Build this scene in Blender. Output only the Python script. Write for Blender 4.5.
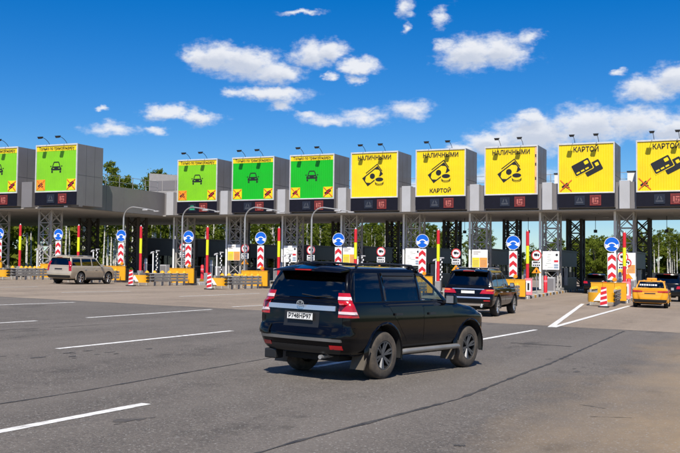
import bpy, bmesh, math, random
from mathutils import Vector, Matrix
from mathutils.bvhtree import BVHTree

random.seed(7)
R = math.radians
scene = bpy.context.scene
COL = scene.collection
for o in list(bpy.data.objects):
    bpy.data.objects.remove(o)

# ------------------------------------------------------------------ camera
# +Y is the direction of travel, +X is to the right of it
EYE = Vector((0, 0, 1.8665))
YAW, PIT, ROL = .4203, .0430, .0112
fw = Vector((-math.sin(YAW) * math.cos(PIT), math.cos(YAW) * math.cos(PIT), math.sin(PIT)))
rt = Vector((math.cos(YAW), math.sin(YAW), 0))
up = rt.cross(fw)
rt2 = rt * math.cos(ROL) + up * math.sin(ROL)
up2 = up * math.cos(ROL) - rt * math.sin(ROL)
cam_data = bpy.data.cameras.new('camera')
cam_data.sensor_width = 36
cam_data.lens = 948.08 / 680 * 36
cam_data.clip_start = .1
cam_data.clip_end = 20000
cam = bpy.data.objects.new('camera', cam_data)
M4 = Matrix((rt2, up2, -fw)).transposed().to_4x4()
M4.translation = EYE
cam.matrix_world = M4
COL.objects.link(cam)
scene.camera = cam

# ------------------------------------------------------------------ sun, sky, exposure
SUN_EL, SUN_OFF = R(53), R(20)          # the sun stands behind the camera, 20 degrees to the right
to_sun = Vector((math.sin(SUN_OFF) * math.cos(SUN_EL), -math.cos(SUN_OFF) * math.cos(SUN_EL), math.sin(SUN_EL)))
sd = bpy.data.lights.new('sun', 'SUN')
sd.energy = 5.0
sd.angle = R(.53)
sd.color = (1, .94, .84)
sun = bpy.data.objects.new('sun', sd)
sun.rotation_euler = to_sun.to_track_quat('Z', 'Y').to_euler()
COL.objects.link(sun)

scene.view_settings.view_transform = 'Standard'
scene.view_settings.look = 'None'
scene.view_settings.gamma = 1
scene.view_settings.exposure = .3
scene.view_settings.use_curve_mapping = False
scene.render.resolution_x = 1024
scene.render.resolution_y = 682

world = bpy.data.worlds.new('World')
scene.world = world
world.use_nodes = True
NT = world.node_tree
NT.nodes.clear()


def N(nt, kind, **kw):
    n = nt.nodes.new(kind)
    for k, v in kw.items():
        setattr(n, k, v)
    return n


def math_node(nt, op, a, b=None, c=None, clamp=False):
    n = nt.nodes.new('ShaderNodeMath')
    n.operation = op
    n.use_clamp = clamp
    for i, v in enumerate((a, b, c)):
        if v is None:
            continue
        if isinstance(v, (int, float)):
            n.inputs[i].default_value = v
        else:
            nt.links.new(v, n.inputs[i])
    return n.outputs[0]


def build_world():
    nt = NT
    L = nt.links.new
    sky = N(nt, 'ShaderNodeTexSky', sky_type='NISHITA', sun_disc=False)
    sky.sun_elevation = SUN_EL
    sky.sun_rotation = math.atan2(to_sun.x, to_sun.y)
    sky.air_density = 1.0
    sky.dust_density = .1
    sky.ozone_density = 3.2
    hs = N(nt, 'ShaderNodeHueSaturation')
    hs.inputs['Saturation'].default_value = 1.33
    hs.inputs['Hue'].default_value = .506
    tint = N(nt, 'ShaderNodeMix', data_type='RGBA', blend_type='MULTIPLY')
    tint.inputs['Factor'].default_value = 1
    L(sky.outputs[0], tint.inputs['A'])
    tint.inputs['B'].default_value = (.70, .82, .98, 1)
    L(tint.outputs['Result'], hs.inputs['Color'])
    tc = N(nt, 'ShaderNodeTexCoord')
    sx = N(nt, 'ShaderNodeSeparateXYZ')
    L(tc.outputs['Generated'], sx.inputs[0])
    az = math_node(nt, 'MULTIPLY', math_node(nt, 'ARCTAN2', sx.outputs[0], sx.outputs[1]), 57.2958)
    el = math_node(nt, 'MULTIPLY', math_node(nt, 'ARCSINE', sx.outputs[2]), 57.2958)
    cmb = N(nt, 'ShaderNodeCombineXYZ')
    L(az, cmb.inputs[0])
    L(el, cmb.inputs[1])
    # cumulus: azimuth, elevation, half width, half height in degrees
    clouds = [(-31.6, 12.35, 2.0, .95), (-29.9, 12.1, 2.4, 1.0), (-28.1, 11.6, 2.0, .75), (-32.6, 12.3, 1.2, .7),
              (-28.4, 10.35, 2.4, .55), (-30.6, 10.25, 1.0, .35), (-27.81, 9.77, 1.0, .42),
              (-25.9, 12.7, 1.35, .85), (-24.9, 12.9, 1.2, .75), (-23.1, 12.1, 1.5, .5), (-23.3, 11.35, .6, .42), (-24.6, 11.45, .5, .3),
              (-25.0, 8.95, 2.0, .5), (-22.6, 9.1, 1.9, .58), (-19.9, 9.5, 1.6, .7), (-26.3, 9.2, 1.0, .3),
              (-34.7, 9.05, 1.5, .5), (-32.6, 8.85, 1.45, .5), (-37.6, 7.95, 1.75, .5), (-35.2, 7.9, .75, .4), (-38.2, 9.0, .45, .22),
              (-16.3, 12.7, 2.0, 1.15), (-14.6, 12.9, 1.9, 1.05), (-12.8, 13.6, 1.0, .55), (-17.9, 13.3, .8, .5),
              (-18.1, 14.85, .75, .6), (-20.3, 15.4, .7, .75), (-20.2, 14.2, .4, .35),
              (-12.3, 7.9, 3.0, 1.3), (-9.4, 8.4, 2.8, 1.25), (-6.6, 8.5, 2.2, 1.1), (-4.2, 8.0, 2.4, 1.1), (-14.9, 7.5, 1.8, .8), (-16.6, 7.0, 1.2, .5),
              (-6.1, 10.35, 1.8, .8), (-4.4, 10.9, 1.6, .95), (-2.0, 10.6, 2.0, 1.0), (-7.9, 11.35, .7, .25), (-12.6, 8.9, 1.3, .5),
              (-26.5, 15.1, 1.6, .22), (-19.0, 5.0, 2.2, .6), (-14.0, 5.6, 3.0, .6), (-9.5, 5.2, 2.6, .5)]

    thin = {(-22.6, 9.1), (-25.0, 8.95), (-19.9, 9.5), (-26.3, 9.2), (-24.6, 11.45), (-23.3, 11.35), (-26.5, 15.1), (-20.3, 15.4), (-18.1, 14.85), (-20.2, 14.2), (-17.9, 13.3), (-12.8, 13.6),
            (-35.2, 7.9), (-38.2, 9.0), (-7.9, 11.35), (-27.81, 9.77), (-30.6, 10.25), (-37.6, 7.95), (-19.0, 5.0), (-14.0, 5.6), (-9.5, 5.2)}
    grp = bpy.data.node_groups.new('cumulus', 'ShaderNodeTree')
    grp.interface.new_socket('P', in_out='INPUT', socket_type='NodeSocketVector')
    grp.interface.new_socket('D', in_out='OUTPUT', socket_type='NodeSocketFloat')
    gi = N(grp, 'NodeGroupInput')
    go = N(grp, 'NodeGroupOutput')
    cur = None
    for a, e, w, h in clouds:
        m = N(grp, 'ShaderNodeVectorMath', operation='MULTIPLY_ADD')
        grp.links.new(gi.outputs[0], m.inputs[0])
        m.inputs[1].default_value = (1 / w, 1 / h, 0)
        m.inputs[2].default_value = (-a / w, -e / h, .5 if (a, e) in thin else 0)
        ln = N(grp, 'ShaderNodeVectorMath', operation='LENGTH')
        grp.links.new(m.outputs[0], ln.inputs[0])
        d = ln.outputs['Value']
        cur = d if cur is None else math_node(grp, 'SMOOTH_MIN', cur, d, .12)
    # the rest of the sky carries the same scattered cumulus, from a coarse noise
    gn = N(grp, 'ShaderNodeTexNoise')
    gn.inputs['Scale'].default_value = .09
    gn.inputs['Detail'].default_value = 1
    gm = N(grp, 'ShaderNodeVectorMath', operation='MULTIPLY')
    grp.links.new(gi.outputs[0], gm.inputs[0])
    gm.inputs[1].default_value = (1, 2.2, 1)
    grp.links.new(gm.outputs[0], gn.inputs['Vector'])
    gs = N(grp, 'ShaderNodeSeparateXYZ')
    grp.links.new(gi.outputs[0], gs.inputs[0])
    away = math_node(grp, 'SUBTRACT', math_node(grp, 'ABSOLUTE', math_node(grp, 'ADD', gs.outputs[0], 24)), 25)
    high = math_node(grp, 'SUBTRACT', gs.outputs[1], 18)
    far_ = math_node(grp, 'MINIMUM', math_node(grp, 'MULTIPLY', math_node(grp, 'MAXIMUM', away, high), .15), 0)
    fd = math_node(grp, 'ADD', math_node(grp, 'MULTIPLY', math_node(grp, 'SUBTRACT', gn.outputs[0], .58), 5), far_)
    out_d = math_node(grp, 'MAXIMUM', math_node(grp, 'SUBTRACT', 1.0, cur), fd)
    grp.links.new(out_d, go.inputs[0])

    # ragged edges: the coordinate is warped by noise before the blobs are read
    def noise(vec, scale, detail, rough):
        n = N(nt, 'ShaderNodeTexNoise')
        n.inputs['Scale'].default_value = scale
        n.inputs['Detail'].default_value = detail
        n.inputs['Roughness'].default_value = rough
        L(vec, n.inputs['Vector'])
        return n
    st = N(nt, 'ShaderNodeVectorMath', operation='MULTIPLY')
    L(cmb.outputs[0], st.inputs[0])
    st.inputs[1].default_value = (1, 1.7, 1)
    nw = noise(st.outputs[0], .55, 6, .62)
    off = N(nt, 'ShaderNodeVectorMath', operation='SUBTRACT')
    L(nw.outputs['Color'], off.inputs[0])
    off.inputs[1].default_value = (.5, .5, .5)
    offs = N(nt, 'ShaderNodeVectorMath', operation='MULTIPLY')
    L(off.outputs[0], offs.inputs[0])
    offs.inputs[1].default_value = (2.6, 1.25, 0)
    wp = N(nt, 'ShaderNodeVectorMath', operation='ADD')
    L(cmb.outputs[0], wp.inputs[0])
    L(offs.outputs[0], wp.inputs[1])
    g1 = N(nt, 'ShaderNodeGroup', node_tree=grp)
    L(wp.outputs[0], g1.inputs[0])
    sh = N(nt, 'ShaderNodeVectorMath', operation='ADD')
    L(wp.outputs[0], sh.inputs[0])
    sh.inputs[1].default_value = (.25, .5, 0)
    g2 = N(nt, 'ShaderNodeGroup', node_tree=grp)
    L(sh.outputs[0], g2.inputs[0])
    nf = noise(st.outputs[0], 1.6, 5, .6)
    dens = math_node(nt, 'ADD', g1.outputs[0], math_node(nt, 'MULTIPLY', math_node(nt, 'SUBTRACT', nf.outputs[0], .5), .9))
    mr = N(nt, 'ShaderNodeMapRange', interpolation_type='SMOOTHSTEP')
    L(dens, mr.inputs[0])
    mr.inputs[1].default_value = -.26
    mr.inputs[2].default_value = .64
    alpha = math_node(nt, 'MULTIPLY', math_node(nt, 'POWER', mr.outputs[0], 1.25), .95)
    # how much cloud lies above this spot: bases are greyer than tops
    ms = N(nt, 'ShaderNodeMapRange', interpolation_type='SMOOTHSTEP')
    L(math_node(nt, 'ADD', g2.outputs[0], math_node(nt, 'MULTIPLY', math_node(nt, 'SUBTRACT', nw.outputs[0], .5), .9)), ms.inputs[0])
    ms.inputs[1].default_value = .05
    ms.inputs[2].default_value = .75
    cc = N(nt, 'ShaderNodeMix', data_type='RGBA')
    L(ms.outputs[0], cc.inputs['Factor'])
    cc.inputs['A'].default_value = (7.7, 7.85, 8.2, 1)
    cc.inputs['B'].default_value = (5.3, 5.75, 6.7, 1)
    mx = N(nt, 'ShaderNodeMix', data_type='RGBA')
    L(alpha, mx.inputs['Factor'])
    L(hs.outputs[0], mx.inputs['A'])
    L(cc.outputs['Result'], mx.inputs['B'])
    bg = N(nt, 'ShaderNodeBackground')
    bg.inputs['Strength'].default_value = .092
    L(mx.outputs['Result'], bg.inputs['Color'])
    out = N(nt, 'ShaderNodeOutputWorld')
    L(bg.outputs[0], out.inputs['Surface'])


build_world()
world.cycles.sampling_method = 'MANUAL'
world.cycles.sample_map_resolution = 512


# ------------------------------------------------------------------ materials
MATS = {}


def mat(name, col, rough=.6, metal=0, var=.08, scale=3, bump=0, bscale=40, coat=0, emit=0, spec=.5, dirt=None, dirt_amt=0, dscale=1.5):
    if name in MATS:
        return MATS[name]
    m = bpy.data.materials.new(name)
    m.use_nodes = True
    nt = m.node_tree
    b = nt.nodes['Principled BSDF']
    b.inputs['Roughness'].default_value = rough
    b.inputs['Metallic'].default_value = metal
    b.inputs['Specular IOR Level'].default_value = spec
    b.inputs['Coat Weight'].default_value = coat
    b.inputs['Coat Roughness'].default_value = .06
    tc = N(nt, 'ShaderNodeTexCoord')
    n = N(nt, 'ShaderNodeTexNoise')
    n.inputs['Scale'].default_value = scale
    n.inputs['Detail'].default_value = 6
    n.inputs['Roughness'].default_value = .6
    nt.links.new(tc.outputs['Object'], n.inputs['Vector'])
    mr = N(nt, 'ShaderNodeMapRange')
    nt.links.new(n.outputs[0], mr.inputs[0])
    mr.inputs[1].default_value = .3
    mr.inputs[2].default_value = .7
    mx = N(nt, 'ShaderNodeMix', data_type='RGBA')
    nt.links.new(mr.outputs[0], mx.inputs['Factor'])
    mx.inputs['A'].default_value = tuple(c * (1 - var) for c in col) + (1,)
    mx.inputs['B'].default_value = tuple(min(1, c * (1 + var)) for c in col) + (1,)
    last = mx.outputs['Result']
    if dirt:
        nd = N(nt, 'ShaderNodeTexNoise')
        nd.inputs['Scale'].default_value = dscale
        nd.inputs['Detail'].default_value = 8
        nd.inputs['Roughness'].default_value = .7
        nt.links.new(tc.outputs['Object'], nd.inputs['Vector'])
        md = N(nt, 'ShaderNodeMapRange')
        nt.links.new(nd.outputs[0], md.inputs[0])
        md.inputs[1].default_value = .42
        md.inputs[2].default_value = .72
        md.inputs[4].default_value = dirt_amt
        m2 = N(nt, 'ShaderNodeMix', data_type='RGBA')
        nt.links.new(md.outputs[0], m2.inputs['Factor'])
        nt.links.new(last, m2.inputs['A'])
        m2.inputs['B'].default_value = tuple(dirt) + (1,)
        last = m2.outputs['Result']
        rr = math_node(nt, 'ADD', math_node(nt, 'MULTIPLY', md.outputs[0], .4), rough, clamp=True)
        nt.links.new(rr, b.inputs['Roughness'])
    nt.links.new(last, b.inputs['Base Color'])
    if emit:
        nt.links.new(last, b.inputs['Emission Color'])
        b.inputs['Emission Strength'].default_value = emit
    if bump:
        nb = N(nt, 'ShaderNodeTexNoise')
        nb.inputs['Scale'].default_value = bscale
        nb.inputs['Detail'].default_value = 4
        nt.links.new(tc.outputs['Object'], nb.inputs['Vector'])
        bp = N(nt, 'ShaderNodeBump')
        bp.inputs['Strength'].default_value = bump
        bp.inputs['Distance'].default_value = .02
        nt.links.new(nb.outputs[0], bp.inputs['Height'])
        nt.links.new(bp.outputs[0], b.inputs['Normal'])
    MATS[name] = m
    return m


def glass(name, tint, refl=.06):
    if name in MATS:
        return MATS[name]
    m = bpy.data.materials.new(name)
    m.use_nodes = True
    nt = m.node_tree
    nt.nodes.clear()
    tr = N(nt, 'ShaderNodeBsdfTransparent')
    tr.inputs[0].default_value = tuple(tint) + (1,)
    gl = N(nt, 'ShaderNodeBsdfGlossy')
    gl.inputs['Roughness'].default_value = .02
    gl.inputs['Color'].default_value = (.9, .95, 1, 1)
    ge = N(nt, 'ShaderNodeNewGeometry')
    dp = N(nt, 'ShaderNodeVectorMath', operation='DOT_PRODUCT')
    nt.links.new(ge.outputs['Incoming'], dp.inputs[0])
    nt.links.new(ge.outputs['Normal'], dp.inputs[1])
    c5 = math_node(nt, 'POWER', math_node(nt, 'SUBTRACT', 1.0, math_node(nt, 'ABSOLUTE', dp.outputs['Value'])), 5.0)
    f = math_node(nt, 'ADD', math_node(nt, 'MULTIPLY', c5, 1 - refl), refl, clamp=True)
    mx = N(nt, 'ShaderNodeMixShader')
    nt.links.new(f, mx.inputs[0])
    nt.links.new(tr.outputs[0], mx.inputs[1])
    nt.links.new(gl.outputs[0], mx.inputs[2])
    o = N(nt, 'ShaderNodeOutputMaterial')
    nt.links.new(mx.outputs[0], o.inputs[0])
    MATS[name] = m
    return m


def asphalt(name, dark, light, sand=False, stains=.5):
    m = bpy.data.materials.new(name)
    m.use_nodes = True
    nt = m.node_tree
    L = nt.links.new
    b = nt.nodes['Principled BSDF']
    b.inputs['Specular IOR Level'].default_value = .3
    tc = N(nt, 'ShaderNodeTexCoord')

    def noise(scale, detail=5, rough=.6, stretch=None):
        n = N(nt, 'ShaderNodeTexNoise')
        n.inputs['Scale'].default_value = scale
        n.inputs['Detail'].default_value = detail
        n.inputs['Roughness'].default_value = rough
        if stretch:
            mp = N(nt, 'ShaderNodeMapping')
            mp.inputs['Scale'].default_value = stretch
            L(tc.outputs['Object'], mp.inputs[0])
            L(mp.outputs[0], n.inputs['Vector'])
        else:
            L(tc.outputs['Object'], n.inputs['Vector'])
        return n.outputs[0]

    def rng(v, a, b_, c=0, d=1):
        mr = N(nt, 'ShaderNodeMapRange')
        L(v, mr.inputs[0])
        for i, x in enumerate((a, b_, c, d)):
            mr.inputs[i + 1].default_value = x
        return mr.outputs[0]

    def mix(f, a, bb):
        mx = N(nt, 'ShaderNodeMix', data_type='RGBA')
        L(f, mx.inputs['Factor'])
        for s, v in (('A', a), ('B', bb)):
            if isinstance(v, tuple):
                mx.inputs[s].default_value = v + (1,)
            else:
                L(v, mx.inputs[s])
        return mx.outputs['Result']
    lump = rng(noise(2.6, 8, .78), .36, .64)
    grain = rng(noise(26, 6, .8), .36, .66)
    big = rng(noise(.22, 6, .6), .3, .7)
    c = mix(grain, tuple(x * .42 for x in dark), tuple(x * 1.5 for x in dark))
    c2 = mix(grain, tuple(x * .5 for x in light), tuple(x * 1.4 for x in light))
    col = mix(big, c, c2)
    col = mix(math_node(nt, 'MULTIPLY', lump, .38), col, tuple(x * .55 for x in dark))
    # wheel tracks along the lanes, polished a little lighter, and oil drips
    track = rng(noise(.55, 3, .5, (1, .03, 1)), .45, .7, 0, .45)
    col = mix(track, col, tuple(x * 1.15 for x in light))
    oil = rng(noise(.8, 8, .7, (1, .45, 1)), .575, .67, 0, stains)
    col = mix(oil, col, tuple(x * .55 for x in dark))
    if sand:
        sx = N(nt, 'ShaderNodeSeparateXYZ')
        L(tc.outputs['Object'], sx.inputs[0])
        nz = noise(.45, 8, .65, (1, .5, 1))
        s = math_node(nt, 'ADD', sx.outputs[0], math_node(nt, 'MULTIPLY', math_node(nt, 'SUBTRACT', nz, .5), 5.0))
        sm = rng(s, -2.9, -.3, 0, .95)
        nz2 = rng(noise(6, 6, .7), .3, .75, .72, 1)
        col = mix(math_node(nt, 'MULTIPLY', sm, nz2), col, (.30, .215, .125))
    # pale flecks of aggregate
    fleck = rng(noise(34, 1, .5), .64, .72, 0, .75)
    col = mix(fleck, col, (.3, .29, .27))
    L(col, b.inputs['Base Color'])
    L(rng(grain, 0, 1, .75, .95), b.inputs['Roughness'])
    bp = N(nt, 'ShaderNodeBump')
    bp.inputs['Strength'].default_value = .45
    bp.inputs['Distance'].default_value = .012
    L(noise(70, 4, .7), bp.inputs['Height'])
    L(bp.outputs[0], b.inputs['Normal'])
    return m


def leafmat(name, a, b_, trans=.35):
    m = bpy.data.materials.new(name)
    m.use_nodes = True
    nt = m.node_tree
    nt.nodes.clear()
    L = nt.links.new
    tc = N(nt, 'ShaderNodeTexCoord')
    n = N(nt, 'ShaderNodeTexNoise')
    n.inputs['Scale'].default_value = 1.1
    n.inputs['Detail'].default_value = 4
    L(tc.outputs['Object'], n.inputs['Vector'])
    oi = N(nt, 'ShaderNodeObjectInfo')
    s = math_node(nt, 'ADD', n.outputs[0], math_node(nt, 'MULTIPLY', math_node(nt, 'SUBTRACT', oi.outputs['Random'], .5), .45))
    mr = N(nt, 'ShaderNodeMapRange')
    L(s, mr.inputs[0])
    mr.inputs[1].default_value = .2
    mr.inputs[2].default_value = .8
    mx = N(nt, 'ShaderNodeMix', data_type='RGBA')
    L(mr.outputs[0], mx.inputs['Factor'])
    mx.inputs['A'].default_value = a + (1,)
    mx.inputs['B'].default_value = b_ + (1,)
    d = N(nt, 'ShaderNodeBsdfDiffuse')
    t = N(nt, 'ShaderNodeBsdfTranslucent')
    L(mx.outputs['Result'], d.inputs[0])
    L(mx.outputs['Result'], t.inputs[0])
    ms = N(nt, 'ShaderNodeMixShader')
    ms.inputs[0].default_value = trans
    L(d.outputs[0], ms.inputs[1])
    L(t.outputs[0], ms.inputs[2])
    o = N(nt, 'ShaderNodeOutputMaterial')
    L(ms.outputs[0], o.inputs[0])
    MATS[name] = m
    return m


def birchbark():
    m = mat('birch_bark', (.55, .53, .48), .8)
    nt = m.node_tree
    b = nt.nodes['Principled BSDF']
    tc = N(nt, 'ShaderNodeTexCoord')
    mp = N(nt, 'ShaderNodeMapping')
    mp.inputs['Scale'].default_value = (2, 2, 5)
    nt.links.new(tc.outputs['Object'], mp.inputs[0])
    n = N(nt, 'ShaderNodeTexNoise')
    n.inputs['Scale'].default_value = 1.33
    n.inputs['Detail'].default_value = 4
    nt.links.new(mp.outputs[0], n.inputs['Vector'])
    r = N(nt, 'ShaderNodeValToRGB')
    r.color_ramp.elements[0].position = .36
    r.color_ramp.elements[0].color = (.05, .045, .04, 1)
    r.color_ramp.elements[1].position = .46
    r.color_ramp.elements[1].color = (.62, .6, .55, 1)
    nt.links.new(n.outputs[0], r.inputs[0])
    nt.links.new(r.outputs[0], b.inputs['Base Color'])
    return m


def stripes_mat(name, a, b_, axis, freq, skew=(0, 0, 0), rough=.5):
    m = mat(name, a, rough)
    nt = m.node_tree
    b = nt.nodes['Principled BSDF']
    tc = N(nt, 'ShaderNodeTexCoord')
    v = N(nt, 'ShaderNodeVectorMath', operation='DOT_PRODUCT')
    nt.links.new(tc.outputs['Object'], v.inputs[0])
    v.inputs[1].default_value = tuple(freq if i == axis else skew[i] for i in range(3))
    f = math_node(nt, 'FRACT', v.outputs['Value'])
    g = math_node(nt, 'GREATER_THAN', f, .5)
    mx = N(nt, 'ShaderNodeMix', data_type='RGBA')
    nt.links.new(g, mx.inputs['Factor'])
    mx.inputs['A'].default_value = a + (1,)
    mx.inputs['B'].default_value = b_ + (1,)
    nt.links.new(mx.outputs['Result'], b.inputs['Base Color'])
    return m


# ------------------------------------------------------------------ mesh helpers
def obj(name, me, material=None, parent=None):
    o = bpy.data.objects.new(name, me)
    COL.objects.link(o)
    if material and not me.materials:
        me.materials.append(material)
    if parent:
        o.parent = parent
    return o


def empty(name, loc=(0, 0, 0), rz=0):
    o = bpy.data.objects.new(name, None)
    o.location = loc
    o.rotation_euler = (0, 0, rz)
    o.empty_display_size = .2
    COL.objects.link(o)
    return o


def tag(o, label, cat=None, group=None, kind=None):
    if label:
        o['label'] = label
    if cat:
        o['category'] = cat
    if group:
        o['group'] = group
    if kind:
        o['kind'] = kind
    return o


def copy_tree(o, parent=None):
    c = o.copy()
    COL.objects.link(c)
    c.parent = parent
    for ch in o.children:
        copy_tree(ch, c)
    return c


class MB:
    """collects simple shapes into one mesh"""

    def __init__(self):
        self.v, self.f = [], []

    def add(self, vs, fs):
        n = len(self.v)
        self.v += [tuple(v) for v in vs]
        self.f += [tuple(i + n for i in f) for f in fs]
        return self

    def box(self, x0, x1, y0, y1, z0, z1):
        vs = [(x, y, z) for z in (z0, z1) for y in (y0, y1) for x in (x0, x1)]
        return self.add(vs, [(0, 2, 3, 1), (4, 5, 7, 6), (0, 1, 5, 4), (2, 6, 7, 3), (0, 4, 6, 2), (1, 3, 7, 5)])

    def tube(self, pts, radii, n=8, caps=True):
        pts = [Vector(p) for p in pts]
        if not isinstance(radii, (list, tuple)):
            radii = [radii] * len(pts)
        vs, fs = [], []
        ref = None
        for i, p in enumerate(pts):
            d = (pts[min(i + 1, len(pts) - 1)] - pts[max(i - 1, 0)]).normalized()
            if ref is None:
                ref = d.orthogonal().normalized()
            a = (ref - d * ref.dot(d))
            a = a.normalized() if a.length > 1e-5 else d.orthogonal().normalized()
            ref = a
            b = d.cross(a)
            for k in range(n):
                t = 2 * math.pi * k / n
                vs.append(p + (a * math.cos(t) + b * math.sin(t)) * radii[i])
        for i in range(len(pts) - 1):
            for k in range(n):
                k2 = (k + 1) % n
                fs.append((i * n + k, i * n + k2, (i + 1) * n + k2, (i + 1) * n + k))
        if caps:
            fs.append(tuple(range(n - 1, -1, -1)))
            fs.append(tuple((len(pts) - 1) * n + k for k in range(n)))
        return self.add(vs, fs)

    def bar(self, a, b, w, h=None):
        """square bar between two points"""
        h = h or w
        a, b = Vector(a), Vector(b)
        d = (b - a).normalized()
        s = d.cross(Vector((0, 0, 1)))
        s = s.normalized() if s.length > 1e-4 else Vector((1, 0, 0))
        t = d.cross(s)
        vs = []
        for p in (a, b):
            for i, j in ((-1, -1), (1, -1), (1, 1), (-1, 1)):
                vs.append(p + s * (i * w / 2) + t * (j * h / 2))
        return self.add(vs, [(3, 2, 1, 0), (4, 5, 6, 7), (0, 1, 5, 4), (1, 2, 6, 5), (2, 3, 7, 6), (3, 0, 4, 7)])

    def prism(self, poly, y0, y1):
        """polygon in (x, z), counter-clockwise seen from -Y, thick from y0 (front) to y1"""
        n = len(poly)
        vs = [(x, y0, z) for x, z in poly] + [(x, y1, z) for x, z in poly]
        fs = [tuple(range(n)), tuple(range(2 * n - 1, n - 1, -1))]
        for i in range(n):
            j = (i + 1) % n
            fs.append((j, i, i + n, j + n))
        return self.add(vs, fs)

    def ring(self, cx, cz, r0, r1, y0, y1, n=32, a0=0, a1=2 * math.pi, sx=1, sz=1):
        full = abs(a1 - a0 - 2 * math.pi) < 1e-6
        m = n if full else n + 1
        vs, fs = [], []
        for i in range(m):
            t = a0 + (a1 - a0) * i / n
            for r in (r0, r1):
                for y in (y0, y1):
                    vs.append((cx + r * math.cos(t) * sx, y, cz + r * math.sin(t) * sz))
        for i in range(n):
            j = (i + 1) % m
            a, b = i * 4, j * 4
            fs += [(a, a + 2, b + 2, b), (a + 1, b + 1, b + 3, a + 3), (a + 2, a + 3, b + 3, b + 2), (a, b, b + 1, a + 1)]
        return self.add(vs, fs)

    def disc(self, cx, cz, r, y0, y1, n=28, sx=1, sz=1):
        return self.prism([(cx + r * sx * math.cos(2 * math.pi * i / n), cz + r * sz * math.sin(2 * math.pi * i / n)) for i in range(n)], y0, y1)

    def mesh(self, name, smooth=None):
        me = bpy.data.meshes.new(name)
        me.from_pydata(self.v, [], self.f)
        me.update()
        if smooth is not None:
            me.polygons.foreach_set('use_smooth', [True] * len(me.polygons))
            me.set_sharp_from_angle(angle=R(smooth))
        return me

    def build(self, name, material, parent=None, smooth=None, bevel=0):
        o = obj(name, self.mesh(name, smooth), material, parent)
        if bevel:
            b = o.modifiers.new('bevel', 'BEVEL')
            b.width = bevel
            b.segments = 2
            b.limit_method = 'ANGLE'
        return o


def textmesh(s, size, depth=.004, align='CENTER', bold=0):
    cu = bpy.data.curves.new('lettering', 'FONT')
    cu.body = s
    cu.size = size
    cu.align_x = align
    cu.align_y = 'CENTER'
    cu.extrude = depth
    cu.offset = bold
    cu.resolution_u = 3
    t = bpy.data.objects.new('lettering', cu)
    COL.objects.link(t)
    dg = bpy.context.evaluated_depsgraph_get()
    me = bpy.data.meshes.new_from_object(t.evaluated_get(dg))
    bpy.data.objects.remove(t)
    bpy.data.curves.remove(cu)
    # stand it up: text x -> x, text y -> z, facing -Y
    me.transform(Matrix.Rotation(math.pi / 2, 4, 'X'))
    me.materials.clear()
    return me


def gz(x, y):
    """the plaza falls gently to the right and forward"""
    return -.0179 * x - .0038 * y


def place(o, x, y, dz=0):
    o.location = (x, y, gz(x, y) + dz)
    return o


ORD = ['first', 'second', 'third', 'fourth', 'fifth', 'sixth', 'seventh', 'eighth', 'ninth', 'tenth', 'eleventh']

# ------------------------------------------------------------------ ground
m_grass = mat('grass_ground', (.055, .085, .02), .95, var=.35, scale=.4, bump=.6, bscale=6, dirt=(.13, .10, .05), dirt_amt=.5, dscale=.08)
m_road_far = asphalt('worn_plaza_asphalt', (.240, .190, .145), (.31, .247, .188), stains=.5)
m_road_near = asphalt('dark_asphalt', (.112, .098, .085), (.158, .138, .119), sand=True, stains=.8)
m_sand = mat('sandy_verge', (.27, .195, .11), .95, var=.22, scale=2.5, bump=.6, bscale=25)
m_white_line = mat('road_paint', (.78, .77, .74), .7, var=.05, scale=8, dirt=(.22, .20, .18), dirt_amt=.9, dscale=7)
m_tar = mat('tar', (.032, .030, .029), .7, var=.3, scale=6, dirt=(.085, .078, .07), dirt_amt=.8, dscale=3)


def sheet(name, poly, dz, material, kind='structure'):
    me = bpy.data.meshes.new(name)
    me.from_pydata([(x, y, gz(x, y) + dz) for x, y in poly], [], [tuple(range(len(poly)))])
    o = obj(name, me, material)
    if kind:
        o['kind'] = kind
    return o


sheet('terrain', [(-4000, -600), (3000, -600), (3000, 6000), (-4000, 6000)], -.05, m_grass)
sheet('toll_plaza_road', [(-78, -40), (2.5, -40), (2.5, 95), (-13, 112), (-22, 700), (-56, 700), (-70, 130), (-78, 100)], 0, m_road_far)
rnd = random.Random(5)
edge = [(-90 + i * 2.0, 31.7 + rnd.uniform(-.07, .07)) for i in range(47)]
sheet('approach_road', [(-90, -40), (3.0, -40)] + edge[::-1], .004, m_road_near)
vv = [(-.2 + rnd.uniform(-.25, .4), -40 + i * 2.0) for i in range(66)]
sheet('sandy_verge', [(14, -40), (14, 90)] + vv[::-1], .008, m_sand)

# lane dashes: x, y0, x1, y1, width
dashes = [(-7.45, 4.5, -7.22, 10.15, 'nearest lane dash, bottom left'), (-12.89, 15.07, -12.88, 21.88, 'lane dash left of the black car'),
          (-18.74, 23.2, -18.98, 30.73, 'lane dash pointing at the guardrail nose'), (-18.9, 13.6, -18.76, 21.05, 'short visible lane dash at the left edge'),
          (-25.5, 23.0, -25.25, 30.51, 'lane dash in the far left lane'), (-19.5, 33.1, -19.3, 40.0, 'far lane dash just left of the black car'),
          (-32.3, 38.0, -32.04, 43.3, 'faint far lane dash behind the beige car'), (-26.45, 39.8, -26.8, 48.6, 'far lane dash before the guardrails'),
          (-39.1, 36.5, -38.6, 43.4, 'faint lane dash at the far left'), (-7.36, 15.4, -7.1, 20.5, 'lane dash under the black car'),
          (-6.74, 23.5, -6.42, 29.25, 'lane dash ahead of the black car'), (-13.2, 32.5, -13.7, 40.0, 'lane dash beside the black car in the lane')]


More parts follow.
